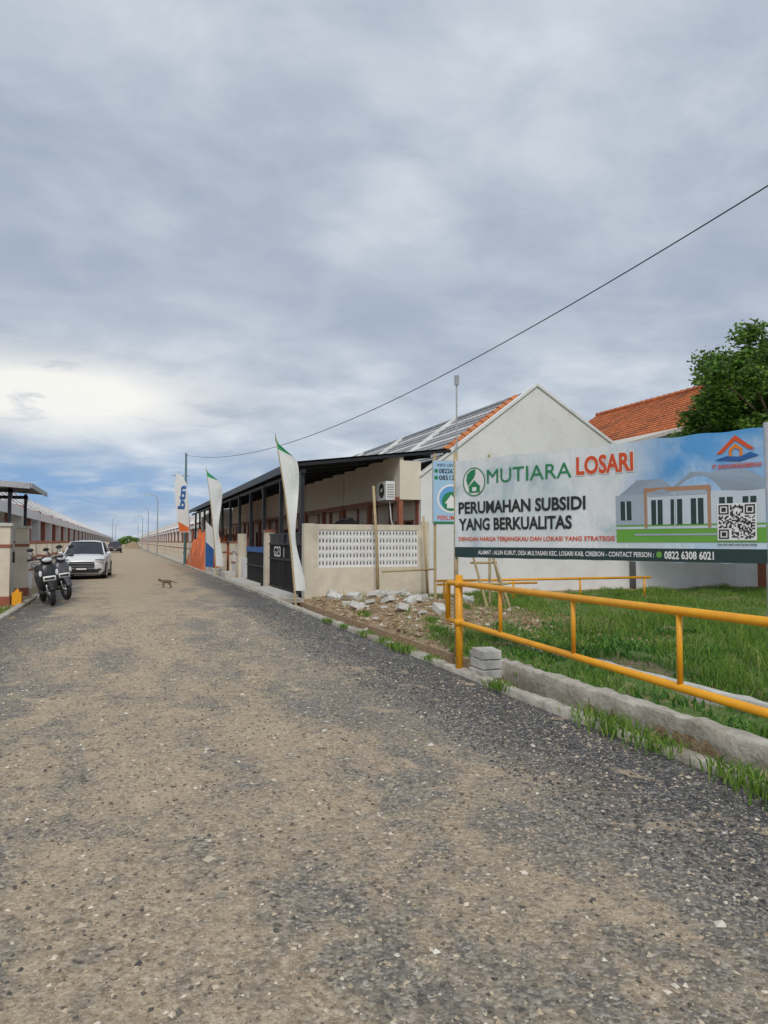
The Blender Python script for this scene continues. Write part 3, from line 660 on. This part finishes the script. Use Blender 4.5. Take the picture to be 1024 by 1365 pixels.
pol([(.060,.27),(.052,.21),(.056,.15),(.072,.115),(.092,.10),(.092,.15),(.085,.19),(.076,.215)],GR,.010)
pol([(.064,.34),(.064,.285),(.060,.285),(.087,.215),(.114,.285),(.110,.285),(.110,.34)],GR,.0115)
pol([(.078,.325),(.078,.285),(.096,.285),(.096,.325)],WPAINT,.0135)
pol([(.885,.17),(.93,.035),(.975,.15),(.962,.15),(.93,.075),(.898,.17)],RD,.008); pol([(.915,.2),(.915,.14),(.93,.10),(.947,.14),(.947,.2),(.94,.2),(.94,.15),(.93,.13),(.922,.15),(.922,.2)],ORG,.008)
pol([(.88,.215),(.91,.19),(.94,.2),(.965,.17),(.985,.2),(.965,.215),(.94,.235),(.91,.225)],BLUEP,.008); 
txt('PT. BANGUNKREASIBERKAH',.875,.99,.25,.285,RD,.02)
q0,q1=.885,.978; qz0,qz1=.55,.83; rect(q0*W_,q1*W_,qz0,qz1,WPAINT,.012); n=25; cw=(q1-q0)*W_*.92/n; ch_=(qz1-qz0)*H_*.92/n
ox=q0*W_+(q1-q0)*W_*.04; oz=H_*(1-qz1)+(qz1-qz0)*H_*.04; tf=tfb(.015)
def fin(i,j):
    for a,b_ in ((0,0),(0,18),(18,18)):
        if a<=i<a+7 and b_<=j<b_+7:
            u,v_=i-a,j-b_
            return (u in(0,6) or v_ in(0,6)) or (2<=u<=4 and 2<=v_<=4)
        if a-1<=i<=a+7 and b_-1<=j<=b_+7: return False
    return None
for i in range(n):
    for j in range(n):
        k=fin(i,j)
        if k is None: k=random.random()<.5
        if k:
            x0=ox+i*cw; z0=oz+j*ch_; mb.add([tf(x0,z0),tf(x0+cw,z0),tf(x0+cw,z0+ch_),tf(x0,z0+ch_)],[(0,1,2,3)],BK)
txt('Scan untuk detail rumah & promo lengkap',.885,.978,.85,.875,BK,.02,.012)
mb.obj('print',e)
mb=MB()
mb.tube([(-.02,.04,-1.42),(-.02,.04,1.5)],.028,BAMB,10); mb.tube([(W_+.02,.05,-1.42),(W_+.02,.05,1.42)],.05,STEEL,14)
mb.obj('posts',e,True)
mb=MB()
for (sx,sz,px_) in ((0,H_,-.03),(0,0,-.03),(W_,H_,W_+.03),(W_,0,W_+.03)):
    mb.tube([(sx,.0,sz),(px_,.06,sz+(.06 if sz else -.08))],.005,WPAINT,5)
mb.obj('ropes',e)
# ---------------------------------------------------------------- info sign behind
e=mkobj('info_sign',None,None,(7.2,16.1,2.05),(0,0,R(-12)))
mb=MB(); mb.box(0,1.5,0,.02,0,1.55,LB); mb.box(-.02,1.52,.02,.05,-.02,1.57,STEEL); mb.obj('panel',e)
mb=MB(); W2=lambda o:(lambda s,z:(s,-o,z))
puttext(mb,'INFO LENGKAP',.1,.75,1.42,1.49,BK,W2(.004)); puttext(mb,'082263086021',.14,.95,1.25,1.37,BK,W2(.004),.02); puttext(mb,'085129945',.14,.85,1.08,1.2,BK,W2(.004),.02)
for cx,cz,r,mt2,o in ((.07,1.31,.05,GR,.004),(.07,1.14,.05,GR,.004),(.45,.62,.36,WPAINT,.004),(.45,.62,.31,SKYB,.006),(.45,.55,.24,GR,.008)):
    mb.add([(cx+r*math.cos(k*.2618),-o,cz+r*math.sin(k*.2618)) for k in range(24)],[tuple(range(24))],mt2)
mb.add([(.28,-.01,.5),(.45,-.01,.72),(.62,-.01,.5),(.56,-.01,.5),(.56,-.01,.38),(.34,-.01,.38),(.34,-.01,.5)],[tuple(range(7))],WPAINT)
puttext(mb,'PERUMAHAN',.1,.95,.08,.2,RD,W2(.004),.02)
mb.add([(0,-.003,0),(1.5,-.003,0),(1.5,-.003,.05),(0,-.003,.05)],[(0,1,2,3)],GR)
mb.obj('print',e)
mb=MB()
for xx in (.05,1.45): mb.tube([(xx,.08,-2.1),(xx,.08,1.75)],.035,BAMB,8)
mb.obj('posts',e)
# ---------------------------------------------------------------- yellow barrier
mb=MB(); X0=3.92
mb.tube([(X0,8.0,-.05),(X0,8.0,1.17)],.047,YEL,18); mb.ell((X0,8.0,1.17),(.047,.047,.02),YEL)
t,b_=1.07,.60
def bz(y): return .49+(y-3.47)/(8.0-3.47)*.11
mb.tube([(X0,8.32,b_+.02),(X0,8.32,t-.03),(X0,8.30,t),(X0,8.27,t+.01),(X0,8.0,t+.01),(X0,5,t+.01),(X0,1.2,t+.01)],.034,YEL,14)
mb.tube([(X0,8.32,t),(X0,8.32,b_-.02)],.03,YEL,12)
mb.tube([(X0,8.32,b_),(X0,8.0,b_),(X0,1.2,bz(1.2))],.032,YEL,14)
for yy in (6.97,5.61,4.27,2.9): mb.tube([(X0,yy,bz(yy)),(X0,yy,t+.01)],.022,YEL,12)
mb.tube([(X0,8.0,t-.03),(X0,8.0,t+.05)],.056,YEL,16); mb.tube([(X0,8.0,b_-.04),(X0,8.0,b_+.04)],.056,YEL,16)
mb.tube([(X0,1.2,-.05),(X0,1.2,1.17)],.047,YEL,16)
mb.obj('pipe_barrier',None,True)
mb=MB(); 
mb.tube([(8.1,17.9,.52),(14.5,16.9,.56)],.035,YEL,8); mb.tube([(8.1,17.9,.42),(11,17.45,.44)],.03,YEL,8)
for k in range(4): mb.tube([(8.3+k*2,17.87-k*.31,-.05),(8.3+k*2,17.87-k*.31,.55)],.03,YEL,8)
mb.obj('pipe_rail',None,True)
mb=MB()
for k in range(3):
    mb.rbox((4.13+.01*k,7.72,.02+.115*k),(.26,.34,.105),(0,0,R(6-7*k)),CONCL)
o=mb.obj('block_stack'); bevel(o,.012)
mb=MB()
for (x_,y_,n_) in ((5.25,13.9,4),(6.2,17.2,12),(6.9,18.2,12),(5.2,15.8,4),(7.4,17.8,8),(6.0,15.2,6),(6.6,13.5,3),(8.0,17.0,5),(5.6,18.3,5)):
    for k in range(n_):
        xx=x_+random.gauss(0,.4); yy=y_+random.gauss(0,.5); s=random.uniform(.25,1.1)
        mb.rbox((xx,yy,float(gh(np.array(xx),np.array(yy)))+.04*s+random.uniform(0,.05)),(.34*s,.22*s,.14*s),(random.uniform(-.4,.4),random.uniform(-.4,.4),random.uniform(0,3)),CONCL)
o=mb.obj('concrete_rubble'); bevel(o,.01)
CLOD=island('clods',[(0,(.18,.12,.07)),(.7,(.36,.25,.15)),(.9,(.48,.37,.25)),(1,(.68,.64,.57))],.95)
stones('soil_clods',11000,(4.55,9),(9.5,19.4),.012,.08,gh,CLOD)
stones('drain_rubble',900,(4.02,4.48),(2.5,18.5),.01,.06,gh,CLOD)
mb=MB(); mb.tube([(6.85,19.2,-.1),(6.8,19.2,1.6),(6.72,19.25,3.2)],[.05,.045,.04],BAMB,8); mb.obj('bamboo_stake',None,True)
mb=MB(); mb.tube([(8.35,19.1,-.1),(8.22,19.1,2.35)],[.045,.035],BAMB,8); mb.tube([(6.9,19.0,.75),(8.6,19.05,.8)],.03,BAMB,8); mb.obj('bamboo_stake',None,True)
mb=MB()
for (a,c_) in (((8.0,14.8,0),(7.7,15.1,1.5)),((8.6,14.8,0),(8.2,15.1,1.5)),((8.9,15.6,0),(8.3,15.2,1.5)),((7.8,14.95,.6),(8.6,14.95,.6)),((7.7,15.1,1.1),(8.4,15.1,1.1))): mb.tube([a,c_],.03,BAMB,7)
mb.obj('bamboo_trestle')
mb=MB(); mb.tube([(9.72,19.95,-.03),(9.72,19.95,6.55)],[.035,.025],STEEL,8); mb.box(9.66,9.78,19.88,19.98,6.5,6.8,STEEL); mb.obj('antenna_pole')
# ---------------------------------------------------------------- pennants
def pennant(base,top,wid,name='pennant_flag',seg=30):
    e=mkobj(name,None,None,base); t=Vector(top)-Vector(base)
    mb=MB(); mb.tube([(0,0,-.05),tuple(t*.33+Vector((.05,0,0))),tuple(t*.66+Vector((.06,0,0))),tuple(t)],[.028,.024,.018,.01],BAMB,7); mb.obj('pole',e)
    mb=MB(); vs=[]
    for i in range(seg+1):
        k=i/seg; z=t.z*(1-.91*k); kk=z/t.z
        px_=t.x*kk+.07*math.sin(math.pi*kk); py=t.y*kk
        w_=wid*(min(1,.03+k*8))*(1-.45*k)*(1+.12*math.sin(9*k))
        for j in range(5):
            q=j/4; sw=.10*math.sin(2.2*math.pi*k)*q
            vs.append((px_+q*w_+sw,py+.06*math.sin(16*k+3*q)*q-q*w_*.3,z-.22*q*(1-k)))
    for i in range(seg):
        for j in range(4):
            a=i*5+j
            mb.add([vs[a],vs[a+1],vs[a+6],vs[a+5]],[(0,1,2,3)],CLOTHG if i<3 else CLOTHW)
    mb.obj('cloth',e,True)
pennant((4.02,17.3,0),(3.5,17.45,4.3),.34)
pennant((4.05,33.7,0),(3.55,33.9,5.1),.5)
e=mkobj('feather_flag',None,None,(3.95,47.5,0)); mb=MB(); mb.tube([(.1,0,0),(0,0,3),(-.2,0,5.4),(-.75,0,6.1)],[.04,.03,.02,.012],STEEL,7); mb.obj('pole',e)
mb=MB(); L=[(-.8,6.05),(-.95,5.3),(-.88,4.2),(-.75,3.0),(-.6,2.2),(.0,2.2),(.02,3.0),(-.08,4.6),(-.22,5.4),(-.45,5.85)]
mb.add([(x_,-.02,z_) for x_,z_ in L],[tuple(range(10))],CLOTHW); 
puttext(mb,'btn',0,1.5,0,.45,BLUEP,lambda s,z:(-.20-z-.05*(1.6-s)*1.0,-.04,3.7+s),.04)
mb.add([(-.7,-.03,2.9),(-.6,-.03,2.25),(-.05,-.03,2.25),(-.0,-.03,2.5)],[(0,1,2,3)],ORANGE)
mb.obj('cloth',e)
e=mkobj('feather_flag',None,None,(3.95,37.5,0)); mb=MB(); mb.tube([(0,0,0),(0,0,2.7)],.025,STEEL,7); mb.obj('pole',e)
mb=MB(); mb.add([(0,-.02,.3),(.40,-.02,.3),(.45,-.02,1.6),(.35,-.02,2.3),(0,-.02,2.65)],[(0,1,2,3,4)],CLOTHW); mb.add([(0,-.03,.3),(.40,-.03,.3),(.42,-.03,1.2),(0,-.03,1.6)],[(0,1,2,3)],BLUEP); mb.obj('cloth',e)
# ---------------------------------------------------------------- orange tarp
TX,TY=5.0,45.0
n=44; vs=[];fs=[]
mb=MB()
for i in range(n+1):
    for j in range(n+1):
        x_=i/n*2-1; y_=j/n*2-1
        h_=max(0,(1-abs(x_)**3))*max(0,(1-abs(y_)**3)); z_=2.3*h_**.6*(.88+.14*math.sin(5*x_+9*y_)+.09*math.sin(13*x_-15*y_)+.05*math.sin(27*y_+6*x_))
        vs.append((TX+x_*1.0,TY+y_*6.0,z_-.03))
for i in range(n):
    for j in range(n): a=i*(n+1)+j; fs.append((a,a+n+1,a+n+2,a+1))
mb.add(vs,fs,ORANGE); mb.obj('tarpaulin_cover',None,False)
# ---------------------------------------------------------------- poles, lamps, cable
mb=MB(); ux,uy=3.95,50.5
mb.tube([(ux,uy,-.1),(ux,uy,7.7)],[.11,.07],M('pole_teal',(.14,.26,.26),(.10,.2,.2)),10)
mb.box(ux-.9,ux+.25,uy-.04,uy+.04,6.1,6.17,STEEL); mb.box(ux-.7,ux+.15,uy-.04,uy+.04,5.7,5.76,STEEL)
for q in (-.85,-.5,.2): mb.tube([(ux+q,uy,6.17),(ux+q,uy,6.32)],.035,WPAINT,8)
mb.obj('utility_pole')
mb=MB(); mb.tube([(10.7,4.6,-.1),(10.7,4.6,8.4)],[.12,.08],STEEL,10); mb.box(10.3,11.1,4.55,4.65,8.1,8.2,STEEL); mb.tube([(10.7,4.6,8.2),(10.7,4.6,8.35)],.05,WPAINT,8); mb.obj('utility_pole')
S=Vector((3.95,50.5,7.6)); E=Vector((10.05,8.9,7.5)); pts=[]
for k in range(61):
    t=k/60*1.1; p=S+(E-S)*t; p.z=7.55-6.3*t*(1-t); pts.append(p)
mb=MB(); mb.tube(pts,.013,BLKPL,6); mb.obj('overhead_cable')
for (x_,y_) in ((3.7,88),(3.7,122),(3.7,160),(3.7,210),(-2.4,170),(-2.4,230)):
    mb=MB(); s=1 if x_<0 else -1
    mb.tube([(x_,y_,-.1),(x_,y_,6.6),(x_+s*.2,y_,7.0),(x_+s*.8,y_,7.15)],[.09,.06,.05,.04],STEEL,8)
    mb.rbox((x_+s*1.1,y_,7.15),(.6,.25,.1),(0,0,0),LAMPG); mb.rbox((x_+s*1.1,y_,7.22),(.64,.28,.05),(0,0,0),STEEL); mb.obj('street_lamp')
# ---------------------------------------------------------------- cars
def car(name,paint,loc,rot):
    e=mkobj(name,None,None,loc,(0,0,rot))
    st=[(0,.62,.42,.72),(.06,.76,.28,.80),(.22,.86,.22,.90),(.6,.90,.22,.98),(1.1,.92,.22,1.05),(2.4,.925,.22,1.08),(3.6,.92,.22,1.10),(4.1,.88,.28,1.08),(4.3,.78,.4,.98)]
    mb=MB(); vs=[];fs=[]; 
    for (y,hw,zb,zt) in st:
        half=[(hw*.90,zb),(hw,zb+.14),(hw*1.0,(zb+zt)/2+.05),(hw*.985,zt-.12),(hw*.93,zt-.02),(hw*.6,zt+.03),(0,zt+.045)]
        ring=[(x,z) for x,z in half]+[(-x,z) for x,z in half[-2::-1]]
        vs+=[(x,y,z) for x,z in ring]; k=len(ring)
    for i in range(len(st)-1):
        for j in range(k): fs.append((i*k+j,i*k+(j+1)%k,(i+1)*k+(j+1)%k,(i+1)*k+j))
    fs.append(tuple(range(k))[::-1]); fs.append(tuple(range((len(st)-1)*k,len(st)*k)))
    mb.add(vs,fs,paint); mb.obj('body',e,True)
    mb=MB()
    B=[(-.82,1.0,1.03),(.82,1.0,1.03),(.80,4.15,1.06),(-.80,4.15,1.06)]; T_=[(-.62,1.85,1.56),(.62,1.85,1.56),(.60,3.75,1.55),(-.60,3.75,1.55)]
    mb.add([(-.82,1.0,1.03),(-.4,.90,1.05),(.4,.90,1.05),(.82,1.0,1.03),(.62,1.85,1.56),(.3,1.75,1.59),(-.3,1.75,1.59),(-.62,1.85,1.56)],[(0,1,6,7),(1,2,5,6),(2,3,4,5)],GLASS)
    mb.add(B+T_,[(1,2,6,5),(3,0,4,7),(2,3,7,6)],GLASS); mb.obj('glass',e)
    mb=MB()
    rp=[(-.64,1.83,1.57),(-.3,1.73,1.61),(.3,1.73,1.61),(.64,1.83,1.57),(.62,3.8,1.56),(.3,3.84,1.60),(-.3,3.84,1.60),(-.62,3.8,1.56),(-.3,2.7,1.66),(.3,2.7,1.66),(-.64,2.7,1.61),(.64,2.7,1.61)]
    mb.add(rp,[(0,1,8,10),(1,2,9,8),(2,3,11,9),(10,8,6,7),(8,9,5,6),(9,11,4,5)],paint)
    for s in (-1,1):
        mb.tube([(s*.83,.98,1.03),(s*.64,1.83,1.57)],.035,paint,6); mb.tube([(s*.64,1.83,1.57),(s*.62,3.8,1.56)],.03,paint,6); mb.tube([(s*.81,4.15,1.06),(s*.62,3.8,1.56)],.06,paint,6)
        mb.tube([(s*.82,2.55,1.05),(s*.635,2.6,1.57)],.03,BLKPL,6); mb.tube([(s*.60,2.1,1.63),(s*.58,3.5,1.62)],.02,BLKPL,6)
        mb.ell((s*.98,1.2,1.1),(.11,.07,.07),paint,10)
    mb.obj('roof',e,True)
    mb=MB()
    for s in (-1,1):
        for yy in (.85,3.4):
            mb.tube([(s*.70,yy,.34),(s*.935,yy,.34)],[.34,.34],RUB,24); mb.tube([(s*.93,yy,.34),(s*.945,yy,.34)],[.23,.21],CHROME,20)
            mb.torus((s*.925,yy,.36),.37,.025,BLKPL,24,6)
    mb.obj('wheels',e)
    mb=MB()
    mb.rbox((0,.0,.62),(1.0,.1,.24),(R(-8),0,0),BLKPL); mb.rbox((0,-.055,.68),(1.0,.03,.03),(0,0,0),CHROME); mb.rbox((0,-.055,.57),(.9,.03,.02),(0,0,0),CHROME)
    mb.rbox((0,.03,.36),(1.35,.1,.16),(0,0,0),BLKPL); mb.rbox((0,-.06,.45),(.46,.02,.13),(0,0,0),BLKPL); mb.rbox((0,-.073,.45),(.4,.005,.07),(0,0,0),WPAINT)
    for s in (-1,1):
        mb.ell((s*.66,.12,.77),(.21,.14,.06),LAMPG,14); mb.ell((s*.66,.08,.42),(.13,.09,.06),BLKPL,10); mb.ell((s*.70,.11,.83),(.22,.13,.025),BLKPL,10); mb.ell((s*.72,4.22,.9),(.16,.1,.1),REDL,10)
    mb.rbox((0,2.2,.24),(1.86,3.9,.1),(0,0,0),BLKPL)
    mb.obj('front_trim',e,False)
    return e
car('parked_car',CARW,(-1.66,32.6,.0),R(-3))
car('distant_car',CARD,(-1.2,108,.0),0)
# ---------------------------------------------------------------- scooters
def scooter(name,loc,rot,paint,lean=R(-7)):
    e=mkobj(name,None,None,loc,(0,lean,rot)); e.scale=(1.1,1.1,1.1)
    mb=MB()
    for yy in (0,1.25):
        mb.torus((0,yy,.27),.215,.055,RUB,26,10); mb.torus((0,yy,.27),.15,.012,CHROME,22,6); mb.tube([(-.05,yy,.27),(.05,yy,.27)],.045,CHROME,10)
        for k in range(5):
            a=k*1.2566; mb.tube([(0,yy,.27),(0,yy+.15*math.cos(a),.27+.15*math.sin(a))],.014,CHROME,5)
    mb.obj('wheels',e,True)
    mb=MB()
    for s in (-1,1): mb.tube([(s*.065,.0,.27),(s*.065,.13,.62)],.022,CHROME,8)
    for k in range(7):
        a0=R(20+k*18);a1=R(38+k*18); mb.rbox((0,-.28*math.cos((a0+a1)/2),.27+.29*math.sin((a0+a1)/2)),(.13,.1,.02),(-(a0+a1)/2+R(90),0,0),paint)
    def loft(secs,mat,n=12):
        vs=[];fs=[]
        for (y,z,rx_,ry_,tilt) in secs:
            for k in range(n):
                a=2*math.pi*k/n; dx=rx_*math.cos(a); dq=ry_*math.sin(a)
                vs.append((dx,y+dq*math.cos(tilt),z+dq*math.sin(tilt)))
        for i in range(len(secs)-1):
            for k in range(n): fs.append((i*n+k,i*n+(k+1)%n,(i+1)*n+(k+1)%n,(i+1)*n+k))
        fs.append(tuple(range(n))[::-1]); fs.append(tuple(range((len(secs)-1)*n,len(secs)*n))); mb.add(vs,fs,mat)
    loft([(.10,.42,.07,.06,0),(.10,.58,.16,.08,0),(.12,.75,.21,.09,0),(.17,.90,.17,.08,0),(.20,.98,.10,.07,0)],paint)
    loft([(.28,.36,.17,.05,0),(.24,.5,.20,.04,0),(.25,.8,.2,.04,0)],BLKPL)
    loft([(.22,.30,.12,.05,R(90)),(.45,.28,.17,.05,R(90)),(.75,.29,.17,.06,R(90))],BLKPL)
    loft([(.70,.42,.13,.16,R(90)),(.90,.52,.17,.17,R(90)),(1.2,.6,.15,.15,R(90)),(1.5,.68,.10,.1,R(90)),(1.66,.74,.05,.05,R(90))],paint)
    loft([(.68,.74,.11,.03,R(90)),(.8,.77,.15,.05,R(90)),(1.1,.78,.15,.055,R(90)),(1.4,.83,.12,.05,R(90)),(1.55,.83,.06,.03,R(90))],RUB)
    loft([(.16,.97,.1,.07,0),(.14,1.04,.15,.09,0),(.17,1.11,.08,.06,0)],paint)
    mb.ell((0,.055,1.04),(.11,.03,.05),LAMPG); 
    for s in (-1,1):
        mb.tube([(s*.08,.2,1.06),(s*.24,.24,1.07),(s*.36,.3,1.06)],.017,BLKPL,8); mb.tube([(s*.26,.245,1.07),(s*.37,.305,1.06)],.025,RUB,8)
        mb.tube([(s*.2,.22,1.07),(s*.27,.2,1.25)],.008,BLKPL,6); mb.ell((s*.3,.2,1.29),(.075,.015,.045),BLKPL)
        mb.ell((s*.17,.05,.74),(.035,.02,.07),LAMPG); mb.tube([(s*.24,.2,1.04),(s*.36,.25,1.02)],.006,CHROME,5)
    mb.rbox((0,.0,.62),(.26,.012,.11),(R(-10),0,0),WPAINT); mb.rbox((0,-.007,.62),(.21,.006,.05),(R(-10),0,0),BLKPL)
    mb.ell((.0,1.62,.76),(.07,.04,.04),REDL); mb.tube([(.13,1.0,.3),(.15,1.25,.33),(.15,1.55,.42)],[.03,.05,.045],STEEL,10)
    mb.tube([(-.1,.75,.3),(-.25,.82,.02)],.012,STEEL,6); mb.rbox((0,1.05,.36),(.16,.5,.22),(0,0,0),BLKPL)
    mb.tube([(-.1,1.35,.85),(-.11,1.6,.9),(.11,1.6,.9),(.1,1.35,.85)],.014,CHROME,6)
    mb.obj('bodywork',e,True)
scooter('motor_scooter',(-1.62,19.3,.02),R(14),BLKPL)
scooter('motor_scooter',(-1.42,21.1,.02),R(24),M('grey_scooter_paint',(.12,.12,.13),(.08,.08,.09),3,.3,0))
# ---------------------------------------------------------------- cat
FUR=M('brown_fur',(.24,.16,.10),(.11,.075,.05),25,.95,.5)
J=[((0,.0,.22),.058),((-.08,0,.225),.06),((-.18,0,.225),.058),((-.25,0,.235),.045),((-.30,0,.26),.036),((-.345,0,.268),.04),((-.39,0,.25),.02),
   ((.06,.0,.225),.028),((.13,0,.20),.016),((.20,0,.17),.013),((.26,0,.17),.01),
   ((.0,.045,.16),.04),((-.03,.05,.12),.026),((.04,.05,.07),.016),((.02,.05,.012),.014),((-.01,.05,.01),.014),
   ((.01,-.045,.16),.04),((.0,-.05,.12),.026),((.08,-.05,.07),.016),((.07,-.05,.012),.014),((.04,-.05,.01),.014),
   ((-.2,.04,.16),.03),((-.21,.04,.09),.018),((-.24,.04,.012),.014),((-.26,.04,.01),.013),
   ((-.2,-.04,.16),.03),((-.18,-.04,.09),.018),((-.17,-.04,.012),.014),((-.195,-.04,.01),.013),
   ((-.335,.022,.308),.014),((-.335,.028,.333),.005),((-.335,-.022,.308),.014),((-.335,-.028,.333),.005)]
Ed=[(0,1),(1,2),(2,3),(3,4),(4,5),(5,6),(0,7),(7,8),(8,9),(9,10),(0,11),(11,12),(12,13),(13,14),(14,15),(0,16),(16,17),(17,18),(18,19),(19,20),(2,21),(21,22),(22,23),(23,24),(2,25),(25,26),(26,27),(27,28),(5,29),(29,30),(5,31),(31,32)]
me=bpy.data.meshes.new('cat'); me.from_pydata([j[0] for j in J],Ed,[]); me.materials.append(FUR)
o=mkobj('cat',me,None,(1.5,25.6,.015),(0,0,R(-8)))
sk=o.modifiers.new('skin','SKIN'); sk.use_smooth_shade=True
for i,j in enumerate(J):
    me.skin_vertices[0].data[i].radius=(j[1],j[1])
me.skin_vertices[0].data[0].use_root=True
ss=o.modifiers.new('sub','SUBSURF'); ss.levels=2; ss.render_levels=2
mb=MB(); n=16; vs=[];fs=[]
for i in range(n+1):
    for j in range(n+1):
        x_=i/n*2-1;y_=j/n*2-1; z_=1.6*max(0,1-x_*x_)*max(0,1-y_*y_)+.15*math.sin(7*x_+5*y_)*max(0,1-x_*x_)*max(0,1-y_*y_)
        vs.append((1.8+2.0*x_,170+4*y_,z_-.02))
for i in range(n):
    for j in range(n): a=i*(n+1)+j; fs.append((a,a+n+1,a+n+2,a+1))
mb.add(vs,fs,DIRT); mb.obj('earth_heap')
